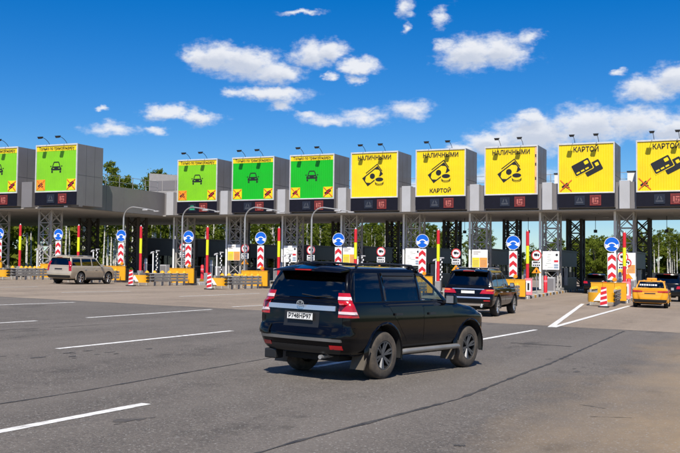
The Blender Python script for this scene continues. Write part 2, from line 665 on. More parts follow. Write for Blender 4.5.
def line(name, x0, y0, x1, y1, w, dz, material, n=12, jit=.006):
    d = Vector((x1 - x0, y1 - y0)).normalized()
    s = Vector((d.y, -d.x))
    vs, fs = [], []
    for i in range(n + 1):
        t = i / n
        p = Vector((x0 + (x1 - x0) * t, y0 + (y1 - y0) * t))
        for k in (-1, 1):
            q = p + s * k * (w / 2 + rnd.uniform(-jit, jit))
            vs.append((q.x, q.y, gz(q.x, q.y) + dz))
    for i in range(n):
        fs.append((2 * i, 2 * i + 1, 2 * i + 3, 2 * i + 2))
    me = bpy.data.meshes.new(name)
    me.from_pydata(vs, [], fs)
    o = obj(name, me, material)
    o['kind'] = 'structure'
    return o


for x0, y0, x1, y1, lab in dashes:
    o = line('lane_dash', x0, y0, x1, y1, .15, .009, m_white_line)
    o['label'] = 'white painted ' + lab
o = line('lane_line', -6.33, 31.0, -9.3, 54.4, .2, .009, m_white_line, 24)
o['label'] = 'left arm of the white V line before the rightmost island'
o = line('lane_line', -6.24, 31.0, -6.75, 54.2, .2, .013, m_white_line, 24)
o['label'] = 'right arm of the white V line before the rightmost island'


def seam(name, pts, w, lab):
    vs, fs = [], []
    P = []
    for (x0, y0), (x1, y1) in zip(pts, pts[1:]):
        n = max(2, int((y1 - y0) / .22))
        for i in range(n):
            P.append((x0 + (x1 - x0) * i / n, y0 + (y1 - y0) * i / n))
    wob = 0
    gap = 0
    for i, (x, y) in enumerate(P):
        wob = wob * .9 + rnd.uniform(-.006, .006)
        ww = w * rnd.uniform(.25, 1.3)
        for k in (-1, 1):
            xx = x + wob + k * ww / 2
            vs.append((xx, y, gz(xx, y) + .009))
    for i in range(len(P) - 1):
        fs.append((2 * i, 2 * i + 1, 2 * i + 3, 2 * i + 2))
    me = bpy.data.meshes.new(name)
    me.from_pydata(vs, [], fs)
    o = obj(name, me, m_tar)
    o['kind'] = 'structure'
    o['label'] = lab
    return o


seam('tar_seam', [(-8.85, 4), (-8.6, 10.6), (-8.78, 18), (-9.0, 30.5)], .05, 'long dark tar seam under the black car')
seam('tar_seam', [(-4.75, 5.5), (-4.45, 9), (-3.95, 13), (-3.9, 20), (-4.02, 31.2)], .075, 'broad dark tar seam in the right lane')
seam('tar_seam', [(-17.0, 17), (-16.4, 23)], .04, 'thin tar seam beyond the lane dash at left')
for x0, y0, x1, y1, w, lab in ((-5.81, 23.6, -4.3, 23.6, .09, 'cross crack joining the broad tar seam'), (-2.35, 13.5, -1.97, 13.32, .018, 'small crack at the edge of the sand'),
                               (-2.04, 12.47, -1.55, 12.7, .015, 'small crack in the sand dust'), (-2.97, 9.62, -2.86, 9.67, .07, 'small dark patch near the bottom edge')):
    o = line('tar_seam', x0, y0, x1, y1, w, .009, m_tar, 10, w * .35)
    o['label'] = 'dark ' + lab
m_oil = mat('old_oil', (.050, .045, .042), .75, var=.35, scale=5, dirt=(.105, .092, .08), dirt_amt=.85, dscale=4)
rs = random.Random(31)
for cx, cy, n_, sp_, sz in ((-11.75, 14.7, 11, .75, .11), (-6.6, 9.05, 6, .16, .12), (-12.6, 13.0, 5, .4, .09), (-3.1, 18.5, 4, .5, .10)):
    for i in range(n_):
        x, y = cx + rs.gauss(0, sp_ * .35), cy + rs.gauss(0, sp_)
        q = sz * rs.uniform(.35, 1.2)
        pts = []
        for a in range(9):
            t_ = 2 * math.pi * a / 9
            rr_ = q * rs.uniform(.55, 1.2)
            pts.append((x + rr_ * .6 * math.cos(t_), y + rr_ * 1.5 * math.sin(t_)))
        o = sheet('oil_stain', pts, .0065 + .0004 * i, m_oil)
        o['label'] = 'small dark oil stain on the asphalt'
# the ragged dark lip where the two asphalts meet
o = line('asphalt_joint', -77, 31.72, 2, 31.66, .05, .0085, m_tar, 160, .03)
o['label'] = 'cross joint between dark and pale asphalt'

# ------------------------------------------------------------------ toll plaza
D, X0, SP, SW = 76.0, -50.97, 6.004, 4.405
ZT, ZB, ZL = 11.89, 7.95, 6.81
m_grey = mat('grey_cladding', (.205, .192, .194), .45, .1, var=.06, scale=.6, dirt=(.16, .15, .145), dirt_amt=.35, dscale=.5)
m_lgrey = mat('pale_cladding', (.46, .455, .46), .45, .1, var=.05, scale=.8, dirt=(.3, .29, .28), dirt_amt=.3, dscale=.6)
m_soffit = mat('soffit_panel', (.42, .40, .38), .7, var=.06, scale=.5)
m_seam = mat('panel_joint', (.07, .07, .075), .7)
m_white = mat('white_paint', (.80, .80, .80), .4, var=.03)
m_yel = mat('sign_yellow', (.86, .63, .004), .45, var=.05, scale=.8, dirt=(.62, .40, .01), dirt_amt=.3, dscale=.9)
m_lime = mat('sign_lime', (.21, .57, .012), .45, var=.05, scale=.8, dirt=(.14, .38, .02), dirt_amt=.3, dscale=.9)
m_grn = mat('sign_green', (.004, .44, .012), .45, var=.05, scale=.8, dirt=(.004, .30, .012), dirt_amt=.3, dscale=.9)
m_blk = mat('black_film', (.012, .012, .014), .5, var=.1)
m_or = mat('orange_film', (.80, .30, .02), .5, var=.05)
m_red = mat('red_film', (.62, .02, .03), .45, var=.06)
m_dark = mat('display_housing', (.006, .006, .013), .6, var=.15, spec=.2)
m_led_r = mat('red_led', (.19, .024, .02), .5, emit=.02, var=.3, scale=9)
m_led_d = mat('dim_led', (.014, .017, .03), .4, var=.3, scale=9)
m_led_g = mat('green_led', (.02, .28, .14), .5, emit=.25, var=.3, scale=9)
m_metal = mat('galvanised', (.42, .42, .42), .45, .5, var=.12, scale=4, dirt=(.25, .22, .18), dirt_amt=.4)
m_dmetal = mat('dark_metal', (.03, .03, .032), .5, .2, var=.15)
m_truss_shaded = mat('truss_paint_shaded', (.085, .072, .06), .6, var=.15, scale=2)  # darker copy of the truss paint: canopy shade put into the colour
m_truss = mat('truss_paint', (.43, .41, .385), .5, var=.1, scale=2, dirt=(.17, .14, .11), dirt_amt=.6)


def rounded(cx, cz, w, h, r, n=4):
    pts = []
    for sx, sz, a in ((1, -1, -90), (1, 1, 0), (-1, 1, 90), (-1, -1, 180)):
        for i in range(n + 1):
            t = R(a + 90 * i / n)
            pts.append((cx + sx * (w / 2 - r) + r * math.cos(t), cz + sz * (h / 2 - r) + r * math.sin(t)))
    return pts


def rot2(poly, ang, cx, cz):
    c, s = math.cos(ang), math.sin(ang)
    return [(cx + (x - cx) * c - (z - cz) * s, cz + (x - cx) * s + (z - cz) * c) for x, z in poly]


def cross(mb, cx, cz, s, y0, y1, w=.05):
    for a in (R(45), R(-45)):
        mb.prism(rot2([(cx - s, cz - w / 2), (cx + s, cz - w / 2), (cx + s, cz + w / 2), (cx - s, cz + w / 2)], a, cx, cz), y0, y1)


def car_icon(mb, cx, cz, s, y0, y1):
    """front view of a car"""
    f = lambda x, z: (cx + x * s, cz + z * s)
    # roof and pillars as a frame round the windscreen
    mb.prism([f(-.62, .08), f(.62, .08), f(.62, .16), f(-.62, .16)], y0, y1)
    mb.prism([f(-.62, .16), f(-.50, .16), f(-.33, .62), f(-.45, .62)], y0, y1)
    mb.prism([f(.50, .16), f(.62, .16), f(.45, .62), f(.33, .62)], y0, y1)
    mb.prism([f(-.45, .62), f(.45, .62), f(.36, .74), f(-.36, .74)], y0, y1)
    mb.prism([f(-.78, -.32), f(.78, -.32), f(.80, -.12), f(-.80, -.12)], y0, y1)
    mb.prism([f(-.80, -.12), f(-.56, -.12), f(-.56, .0), f(-.74, .0)], y0, y1)
    mb.prism([f(.56, -.12), f(.80, -.12), f(.74, .0), f(.56, .0)], y0, y1)
    mb.prism([f(-.30, -.12), f(.30, -.12), f(.30, .0), f(-.30, .0)], y0, y1)
    mb.prism([f(-.74, .0), f(.74, .0), f(.62, .08), f(-.62, .08)], y0, y1)
    for k in (-1, 1):
        mb.prism([f(k * .64 - .12, -.62), f(k * .64 + .12, -.62), f(k * .64 + .12, -.38), f(k * .64 - .12, -.38)], y0, y1)
        mb.prism([f(k * .84 - .09, .12), f(k * .84 + .09, .12), f(k * .84 + .09, .24), f(k * .84 - .09, .24)], y0, y1)


def cash_icon(parent, cx, cz, s, y, bg):
    m = MB()
    a = R(36)
    q = lambda pl: rot2(pl, a, cx, cz)
    rc = lambda x0, x1, z0, z1: [(cx + x0 * s, cz + z0 * s), (cx + x1 * s, cz + z0 * s), (cx + x1 * s, cz + z1 * s), (cx + x0 * s, cz + z1 * s)]
    for b in (rc(-1, 1, -.5, -.4), rc(-1, 1, .4, .5), rc(-1, -.9, -.4, .4), rc(.9, 1, -.4, .4)):
        m.prism(q(b), y, y + .012)
    for sx in (-1, 1):
        for sz in (-1, 1):
            m.prism(q([(cx + sx * .9 * s, cz + sz * .4 * s), (cx + sx * .58 * s, cz + sz * .4 * s), (cx + sx * .9 * s, cz + sz * .12 * s)][::1 if sx * sz < 0 else -1]), y, y + .012)
    # second note behind: two more strokes
    m.prism(q(rc(-.4, 1.12, .62, .70)), y, y + .012)
    m.prism(q(rc(1.04, 1.12, -.2, .62)), y, y + .012)
    m.disc(cx - .02 * s, cz, .27 * s, y, y + .012, 20)
    m.build('banknote_symbol', m_blk, parent)
    c = MB()
    ccx, ccz = cx + .72 * s, cz - .38 * s
    c2 = MB()
    c2.disc(ccx, ccz - .10 * s, .50 * s, y - .006, y + .010, 24, 1, .62)
    c2.disc(ccx, ccz + .02 * s, .50 * s, y - .008, y + .009, 24, 1, .62)
    c2.build('coin_gap', bg, parent)
    for k, z in enumerate((.0, -.2, -.32)):
        if k == 0:
            c.disc(ccx, ccz + .03 * s, .42 * s, y - .014, y - .009, 24, 1, .48)
        else:
            c.ring(ccx, ccz + z * s, .40 * s, .46 * s, y - .014, y - .009, 14, math.pi * 1.03, math.pi * 1.97, 1, .5)
    c.build('coin_symbol', m_blk, parent)


def cards_icon(parent, cx, cz, s, y, bg):
    a = R(27)
    q = lambda pl: rot2(pl, a, cx, cz)
    m = MB()
    m.prism(q(rounded(cx + .55 * s, cz - .42 * s, 1.5 * s, .95 * s, .09 * s)), y, y + .012)
    m.build('card_symbol', m_blk, parent)
    m = MB()
    m.prism(q(rounded(cx - .2 * s, cz + .08 * s, 1.72 * s, 1.12 * s, .1 * s)), y - .004, y + .010)
    m.build('card_gap', bg, parent)
    m = MB()
    m.prism(q(rounded(cx - .2 * s, cz + .08 * s, 1.6 * s, 1.0 * s, .1 * s)), y - .008, y + .010)
    m.build('card_symbol', m_blk, parent)
    m = MB()
    m.prism(q(rounded(cx + .28 * s, cz + .28 * s, .36 * s, .3 * s, .06 * s)), y - .012, y - .009)
    for k in range(3):
        m.prism(q(rounded(cx - .72 * s + k * .42 * s, cz - .22 * s, .3 * s, .13 * s, .02 * s)), y - .012, y - .009)
    m.prism(q(rounded(cx + 1.0 * s, cz - .28 * s, .30 * s, .3 * s, .05 * s)), y - .004, y - .001)
    m.build('card_detail', bg, parent)


def small_square(parent, cx, cz, s, y, kind, bg, crossed):
    m = MB()
    if bg:
        m.prism([(cx - s, cz - s), (cx + s, cz - s), (cx + s, cz + s), (cx - s, cz + s)], y, y + .012)
        p = m.build('prohibition_square', bg, parent)
        par = p
    else:
        par = parent
    g = MB()
    yy = y - .005
    if kind == 'card':
        for dx, dz in ((-.28, -.05), (.22, .12)):
            g.prism(rot2(rounded(cx + dx * s, cz + dz * s, .95 * s, .58 * s, .06 * s), R(25), cx, cz), yy, yy + .004)
            yy -= .004
    elif kind == 'cash':
        g.prism(rot2(rounded(cx - .1 * s, cz + .05 * s, 1.1 * s, .5 * s, .04 * s), R(36), cx, cz), yy, yy + .004)
        g.disc(cx + .32 * s, cz - .3 * s, .26 * s, yy - .004, yy, 14, 1, .6)
    g.build('pictogram', m_blk if kind != 'none' else m_or, par)
    if crossed:
        c = MB()
        cross(c, cx, cz, s * 1.28, yy - .012, yy - .007, .13 * s)
        c.build('red_cross', m_red if bg else m_or_red, par)


m_or_red = mat('orange_red_film', (.75, .12, .015), .5, var=.05)


def overhead_sign(i, x0, y, kind, label, zoff=0):
    """a lit sign box on the canopy edge; x0 is its left edge"""
    t = empty('overhead_sign', (x0, y, 0))
    tag(t, label, 'sign', 'overhead lane signs on the toll canopy')
    W = SW
    b = MB()
    b.box(0, W, .0, 3.3, ZL - .02, ZT)
    box = b.build('sign_box', m_grey, t)
    j = MB()
    for yy in (1.1, 2.2):
        j.box(W + .002, W + .006, yy - .012, yy + .012, ZL, ZT - .02)
    j.box(W + .002, W + .005, .02, 3.28, 9.3, 9.325)
    j.build('panel_joint', m_seam, box)
    # frame
    fr = MB()
    w, d = .095, .10
    fr.box(0, W, -d, -.002, ZT - w, ZT + .03)
    fr.box(0, W, -d, -.002, ZB - w * .6, ZB + w * .5)
    fr.box(0, w, -d - .002, -.002, ZB + w * .5, ZT - w)
    fr.box(W - w, W, -d - .002, -.002, ZB + w * .5, ZT - w)
    fr.build('frame', mat('frame_grey_white', (.60, .60, .60), .4, var=.06, dirt=(.4, .38, .36), dirt_amt=.5, dscale=2), t, bevel=.01)
    bgm = {'lime': m_lime, 'green': m_grn}.get(kind, m_yel)
    # ribbed face
    fc = MB()
    n = 22
    xa, xb, za, zb = w, W - w, ZB + w * .5, ZT - w
    for k in range(n):
        a = xa + (xb - xa) * k / n
        c = xa + (xb - xa) * (k + 1) / n
        q = .012
        vs = [(a, -.018, za), (a + q, -.036, za), (c - q, -.036, za), (c, -.018, za)]
        fc.add(vs + [(p[0], p[1], zb) for p in vs], [(0, 1, 5, 4), (1, 2, 6, 5), (2, 3, 7, 6)])
    face = fc.build('sign_face', bgm, t)
    cx, cz = W / 2, (za + zb) / 2
    y0 = -.052
    if kind in ('lime', 'green'):
        h = MB()
        h.prism([(xa, zb - .42), (xb, zb - .42), (xb, zb), (xa, zb)], y0 + .006, y0 + .016)
        hp = h.build('header_strip', m_yel, face)
        ws = [textmesh(s_, .36, .003, 'LEFT', .008) for s_ in ('Только', 'по', 'транспондеру')]
        wd = [max(v.co.x for v in me.vertices) for me in ws]
        k_ = 3.75 / (sum(wd) + .2)
        xx = cx - 3.75 / 2
        for me, w_ in zip(ws, wd):
            o = obj('lettering', me, m_blk, hp)
            o.location = (xx, y0, zb - .22)
            o.scale.x = k_
            xx += (w_ + .1) * k_
        ic = MB()
        car_icon(ic, cx, cz + .06, .68, y0, y0 + .012)
        ic.build('car_symbol', m_blk, face)
        small_square(face, xa + .50, za + .52, .46, y0, 'cash', m_or if kind == 'lime' else m_yel, kind != 'lime')
        small_square(face, xb - .50, za + .52, .46, y0, 'card', m_yel, True)
        if kind == 'lime':
            c = MB()
            cross(c, xa + .50, za + .52, .58, y0 - .018, y0 - .013, .05)
            c.build('red_cross', m_or_red, face)
    else:
        def word(s, z, size, wid):
            me = textmesh(s, size, .003, bold=.013)
            o = obj('lettering', me, m_blk, face)
            wd = max(v.co.x for v in me.vertices) - min(v.co.x for v in me.vertices)
            o.location = (cx, y0, z)
            o.scale.x = wid / wd
        if kind in ('cash', 'cashcard', 'cash_worn'):
            word('НАЛИЧНЫМИ', zb - .42, .52, 3.1)
            cash_icon(face, cx - .15, cz - .1 + (.12 if kind == 'cashcard' else 0), .88, y0, bgm)
            if kind == 'cashcard':
                word('КАРТОЙ', za + .38, .46, 1.85)
            if kind == 'cash_worn':
                p = MB()
                p.box(xb - .16, xb - .01, -.048, -.038, za + .02, zb - .02)
                pp = p.build('peeled_strip', m_peach, face)
                q = MB()
                for zz in (1.2, 2.35, 3.05):
                    q.box(xb - .13, xb - .04, -.054, -.049, za + zz - .12, za + zz + .12)
                q.build('peeled_patch', m_blk, pp)
        else:
            word('КАРТОЙ', zb - .42, .56, 1.95)
            cards_icon(face, cx - .1, cz + .12, .92, y0, bgm)
            small_square(face, xa + .55, za + .55, .50, y0, 'cash', None, True)
    # dark display strip under the face
    s = MB()
    s.box(0.01, W - .01, -.06, -.003, ZL, ZB - w * .6 - .004)
    st = s.build('display_strip', m_dark, t)
    zc = (ZL + ZB - .08) / 2
    p = MB()
    p.box(W * .57, W * .57 + .86, -.10, -.062, zc - .40, zc + .42)
    dp = p.build('lane_display', m_led_r if True else m_red, st)
    p = MB()
    p.box(W * .57 + .09, W * .57 + .77, -.112, -.102, zc - .29, zc + .31)
    dq = p.build('display_screen', mat('led_screen_red', (.10, .012, .012), .5, emit=.05, var=.5, scale=7), st)
    p = MB()
    for k, (a, c, e, f2) in enumerate(((.15, .28, .1, .5), (.34, .62, .38, .5), (.34, .44, .14, .34), (.5, .62, .1, .3), (.2, .6, .0, .06))):
        p.box(W * .57 + .04 + a, W * .57 + .04 + c, -.12, -.114, zc - .28 + e, zc - .28 + f2)
    p.build('display_glyph', mat('led_glyph', (.40, .11, .09), .5, emit=.1), st)
    p = MB()
    gx = W * .30
    lit = kind == 'lime' and i == 2
    p.box(gx, gx + .80, -.10, -.062, zc - .36, zc + .38)
    p.build('lane_display', m_led_d, st)
    p = MB()
    p.prism([(gx + .12, zc - .22), (gx + .68, zc - .22), (gx + .68, zc - .08), (gx + .12, zc - .08)], -.112, -.103)
    p.prism([(gx + .18, zc - .04), (gx + .30, zc - .04), (gx + .36, zc + .22), (gx + .28, zc + .22)], -.112, -.103)
    p.prism([(gx + .50, zc - .04), (gx + .62, zc - .04), (gx + .52, zc + .22), (gx + .44, zc + .22)], -.112, -.103)
    p.build('display_glyph', m_led_g if lit else mat('led_off', (.055, .06, .075), .5), st)
    # two floodlights on curved arms
    for fx in (.30, .72):
        pts = []
        bx = W * fx
        for k in range(8):
            u = k / 7
            pts.append((bx - .05 * u, .15 - 1.15 * u, ZT + .02 + .52 * math.sin(u * math.pi * .62) ** .8 if u > 0 else ZT))
        a = MB()
        a.tube(pts, .022, 6)
        arm = a.build('lamp_arm', m_dmetal, t, smooth=60)
        ex, ey, ez = pts[-1]
        l = MB()
        l.add([(ex - .20, ey - .16, ez + .06), (ex + .20, ey - .16, ez + .06), (ex + .20, ey + .14, ez + .10), (ex - .20, ey + .14, ez + .10),
               (ex - .14, ey - .10, ez - .12), (ex + .14, ey - .10, ez - .12), (ex + .14, ey + .12, ez - .06), (ex - .14, ey + .12, ez - .06)],
              [(3, 2, 1, 0), (4, 5, 6, 7), (0, 1, 5, 4), (1, 2, 6, 5), (2, 3, 7, 6), (3, 0, 4, 7)])
        l.build('floodlight', m_dmetal, arm)
    return t


m_peach = mat('peeled_peach', (.75, .42, .2), .6, var=.2)
kinds = ['lime', 'green', 'green', 'cash', 'cashcard', 'cash_worn', 'card', 'card']
slabels = ['lime green car sign in a white frame, beyond the grey side wall',
           'deep green car sign nearest the lime sign', 'deep green car sign next to the first yellow sign',
           'leftmost yellow sign reading only НАЛИЧНЫМИ', 'yellow sign reading both НАЛИЧНЫМИ and КАРТОЙ',
           'yellow НАЛИЧНЫМИ sign with a peeled right edge', 'yellow КАРТОЙ card sign shown whole with crossed cash',
           'yellow КАРТОЙ card sign cut by the right picture edge']
for i, k in enumerate(kinds):
    overhead_sign(2 if i == 0 else i + 3, X0 + SP * i, D, k, slabels[i])
DL = 62.7
overhead_sign(0, -56.35, DL, 'lime', 'whole lime green car sign on the nearer left canopy block')
overhead_sign(1, -62.72, DL, 'lime', 'lime green car sign cut by the left picture edge')

# ---- canopy
cn = empty('toll_canopy', (0, 0, 0))
tag(cn, 'long grey toll plaza canopy carrying the overhead signs', 'canopy')
ZS = 6.68
b = MB()
b.box(-53.3, 25, D + .75, 93, ZS, 8.80)
b.box(-95, -53.302, DL + .75, 93, ZS, 8.80)
roofslab = b.build('roof_slab', m_grey, cn)
b = MB()
b.box(-53.2, 25, D + .5, 92.9, ZS - .08, ZS - .006)
b.box(-95, -53.21, DL + .5, 92.9, ZS - .08, ZS - .006)
sof = b.build('soffit', m_soffit, cn)
# soffit lights and joints
for k in range(-1, 9):
    for yy in (80.5, 86.5):
        x = X0 + SP * k + 2.2
        l = MB()
        l.box(x - .25, x + .25, yy - .25, yy + .25, ZS - .13, ZS - .085)
        l.build('soffit_lamp', m_metal, sof)
# cladding panels between the sign boxes: pale casing in front of the darker canopy edge
for k in range(0, 9):
    gx0 = X0 + SP * k - (SP - SW)
    p = MB()
    p.box(gx0 + .33, gx0 + 1.12, D + .02, D + .74, ZS - .02, 8.86)
    p.build('fascia_panel', m_lgrey, cn, bevel=.015)
    p = MB()
    p.box(gx0 + .005, gx0 + .32, D + .40, D + .74, ZS, 8.78)
    p.box(gx0 + 1.13, gx0 + 1.59, D + .40, D + .74, ZS, 8.78)
    p.build('fascia_recess', m_grey, cn)
p = MB()
p.box(-56.35 - 1.55, -56.35 - .4, DL + .03, DL + .74, ZS, 8.84)
p.build('fascia_panel', m_grey, cn)
# right-hand side wall of the nearer block, in cladding panels
yy = DL + .0
k = 0
while yy < D + .6:
    y2 = min(yy + 2.55, D + .7)
    p = MB()
    p.box(-53.28, -53.05 + .14, yy + .012, y2 - .012, ZS - .05, 8.86)
    p.build('side_panel', m_grey, cn)
    yy = y2
p = MB()
p.box(-56.35 + SW + .002, -53.285, DL + .3, DL + .74, ZS, 8.8)
p.build('fascia_recess', m_grey, cn)
# roof walk railings, low white plant boxes and a rooftop cabin
rl = empty('roof_railing', (0, 0, 0))
tag(rl, 'thin roof walk railing along the toll canopy', 'railing')
for x0, x1, y0, y1 in ((-53.1, 24, 80.2, 80.2), (-53.4, -53.4, 66.3, 76.2)):
    L_ = math.hypot(x1 - x0, y1 - y0)
    n = int(L_ / 1.8)
    for i in range(n + 1):
        x, y = x0 + (x1 - x0) * i / n, y0 + (y1 - y0) * i / n
        MB().box(x - .025, x + .025, y - .025, y + .025, 8.86, 9.95).build('post', m_metal, rl)
    for z in (9.35, 9.9):
        MB().bar((x0, y0, z), (x1, y1, z), .04).build('rail', m_metal, rl)
for k, x in enumerate((-21.3, -15.4, -9.5, -27.2, -3.5)):
    t = empty('roof_cabinet', (x, 79.6, 8.8))
    tag(t, 'small white plant cabinet on the canopy roof, %s gap from the right' % ['third', 'second', 'first', 'fourth', 'outermost'][k], 'cabinet', 'plant cabinets on the canopy roof')
    MB().box(-.55, .55, 0, .7, .25, 1.05).build('casing', m_white, t)
    MB().box(-.6, .6, -.05, .75, 1.055, 1.15).build('lid', m_dmetal, t)
    MB().box(-.5, .5, .05, .65, 0, .245).build('plinth', m_dmetal, t)
t = empty('roof_shelter', (-54.2, 79, 8.8))
tag(t, 'low grey rooftop shelter left of the lime sign', 'shelter')
b = MB()
b.add([(-2.2, 0, 0), (2.6, 0, 0), (2.6, 3, 0), (-2.2, 3, 0), (-2.2, 0, 2.3), (2.6, 0, 1.9), (2.6, 3, 1.9), (-2.2, 3, 2.3)],
      [(3, 2, 1, 0), (4, 5, 6, 7), (0, 1, 5, 4), (1, 2, 6, 5), (2, 3, 7, 6), (3, 0, 4, 7)])
b.build('wall', mat('shelter_sheet', (.3, .285, .275), .6, var=.1), t)
for k in range(3):
    b = MB()
    b.box(-2.1 + k * 1.55, -.65 + k * 1.55, -.03, -.003, .55, 1.5)
    b.build('panel', m_grey, t)

# ---- truss columns
def truss(x, y, z0, z1, w, d, label, grp, material):
    t = empty('truss_column', (x, y, z0))
    tag(t, label, 'column', grp)
    h = z1 - z0
    c_ = .12 if material == m_truss_shaded else .07
    b2 = .1 if material == m_truss_shaded else .06
    for cx in (0, w):
        for cy in (0, d):
            MB().box(cx - c_, cx + c_, cy - c_, cy + c_, .22, h).build('chord', material, t)
    n = 5
    lt = MB()
    for i in range(n):
        a, b_ = .4 + (h - .5) * i / n, .4 + (h - .5) * (i + 1) / n
        for cy in (0, d):
            lt.bar((0, cy, a), (w, cy, b_), b2)
            lt.bar((w, cy, a), (0, cy, b_), b2)
            lt.bar((0, cy, a), (w, cy, a), .07)
        for cx in (0, w):
            lt.bar((cx, 0, a), (cx, d, b_), b2)
            lt.bar((cx, d, a), (cx, 0, b_), b2)
    lt.build('lattice', material, t)
    MB().box(-.22, w + .22, -.22, d + .22, 0, .22).build('footing', mat('footing_concrete', (.33, .32, .30), .85, var=.12, bump=.3), t)
    return t


for k in range(0, 8):
    x = -52.73 + SP * k
    y = 78.6
    z = gz(x, y) + .16
    truss(x, y, z, ZS - .09, 1.25, 1.25, 'pale lattice column at the canopy front, %s from the left' % ORD[k], 'front lattice columns', m_truss)
    p = MB()
    p.tube([(x - .16, y - .25, z + .1), (x - .16, y - .25, ZS - .09)], .10, 10)
    o = p.build('drain_pipe', m_white, None, smooth=50)
    tag(o, 'white downpipe beside the %s front lattice column from the left' % ORD[k], 'pipe', 'downpipes at the front columns')
    x2 = x + .05
    z = gz(x2, 90) + .16
    truss(x2, 89.2, z, ZS - .09, 1.25, 1.4, 'dark lattice column at the canopy rear, %s from the left' % ORD[k], 'rear lattice columns', m_truss_shaded)
for k, x in enumerate((-57.9, -63.9)):
    z = gz(x, 65) + .16
    truss(x, 65.0, z, ZS - .09, 1.35, 1.3, 'lattice column under the nearer left block, %s one' % ('right' if k == 0 else 'left'), 'left block columns', m_truss)
    truss(x + .1, 77.5, z, ZS - .09, 1.3, 1.3, 'inner lattice column under the left block, %s one' % ('right' if k == 0 else 'left'), 'left block columns', m_truss_shaded)

# ------------------------------------------------------------------ traffic islands and what stands on them
def iX(k, y):
    return -10.05 + SP * (k - 7) + .078 * (79 - y)


def isl(k):
    n = 7 - k
    return 'rightmost island' if n == 0 else '%s island from the right' % ORD[n]


m_isl = mat('island_concrete', (.34, .32, .28), .85, var=.15, scale=2, bump=.3, dirt=(.2, .17, .13), dirt_amt=.6)
m_kw = mat('kerb_white', (.70, .69, .66), .6, var=.06, dirt=(.25, .23, .2), dirt_amt=.6, dscale=4)
m_ko = mat('kerb_orange', (.72, .36, .03), .6, var=.06, dirt=(.25, .2, .12), dirt_amt=.4, dscale=4)
m_kb = mat('kerb_dark', (.03, .03, .03), .6, var=.1)
m_barr = mat('barrier_yellow', (.86, .40, .005), .42, var=.06, scale=1.5, dirt=(.35, .22, .06), dirt_amt=.4, dscale=1.2)
m_beam = mat('guardrail_steel', (.42, .40, .36), .55, .05, var=.15, scale=3, dirt=(.12, .11, .1), dirt_amt=.5)
m_blue = mat('sign_blue', (.004, .12, .62), .35, var=.04)
m_pole_y = mat('pole_yellow', (.80, .80, .015), .4, var=.05)
m_booth = mat('booth_charcoal', (.034, .034, .038), .4, .1, var=.15)
m_booth_g = mat('booth_grey', (.15, .145, .145), .5, .1, var=.1)
m_pane = glass('booth_glass', (.10, .11, .12), .08)
m_warm = mat('warning_orange', (.90, .30, .01), .35, var=.1)
m_pink = mat('faded_red', (.78, .22, .26), .5, var=.15)


def island(k):
    y0, y1 = 57.3, 95
    hw = 1.0
    ctr = lambda y: iX(k, y)
    n = 24
    out = []
    ys = [y0 + (y1 - y0) * i / n for i in range(n + 1)]
    right = [(ctr(y) + hw * min(1, .30 + (y - y0) / 2.2), y) for y in ys]
    left = [(ctr(y) - hw * min(1, .30 + (y - y0) / 2.2), y) for y in ys]
    poly = right + left[::-1]
    vs = [(x, y, gz(x, y) - .02) for x, y in poly] + [(x, y, gz(x, y) + .15) for x, y in poly]
    m = len(poly)
    fs = [tuple(range(m, 2 * m))] + [(i, (i + 1) % m, (i + 1) % m + m, i + m) for i in range(m)]
    me = bpy.data.meshes.new('traffic_island')
    me.from_pydata(vs, [], fs)
    o = obj('traffic_island', me, m_isl)
    o['kind'] = 'structure'
    o['label'] = 'concrete kerbed traffic island, the ' + isl(k)
    # painted kerb stones on the side that faces the camera
    y = y0 + 1.6
    c = 0
    while y < 94:
        y2 = y + .98
        a, b_ = ctr(y) + hw, ctr(y2) + hw
        z0, z1 = gz(a, y), gz(b_, y2)
        v = [(a - .14, y, z0), (a + .05, y, z0), (b_ + .05, y2 - .03, z1), (b_ - .14, y2 - .03, z1)]
        vs = [(p[0], p[1], p[2] + .002) for p in v] + [(p[0], p[1], p[2] + .185) for p in v]
        MB().add(vs, [(3, 2, 1, 0), (4, 5, 6, 7), (0, 1, 5, 4), (1, 2, 6, 5), (2, 3, 7, 6), (3, 0, 4, 7)]).build('kerb_stone', (m_kw, m_kb, m_kw, m_ko)[c % 4], o)
        c += 1
        y = y2


for k in range(-1, 8):
    island(k)


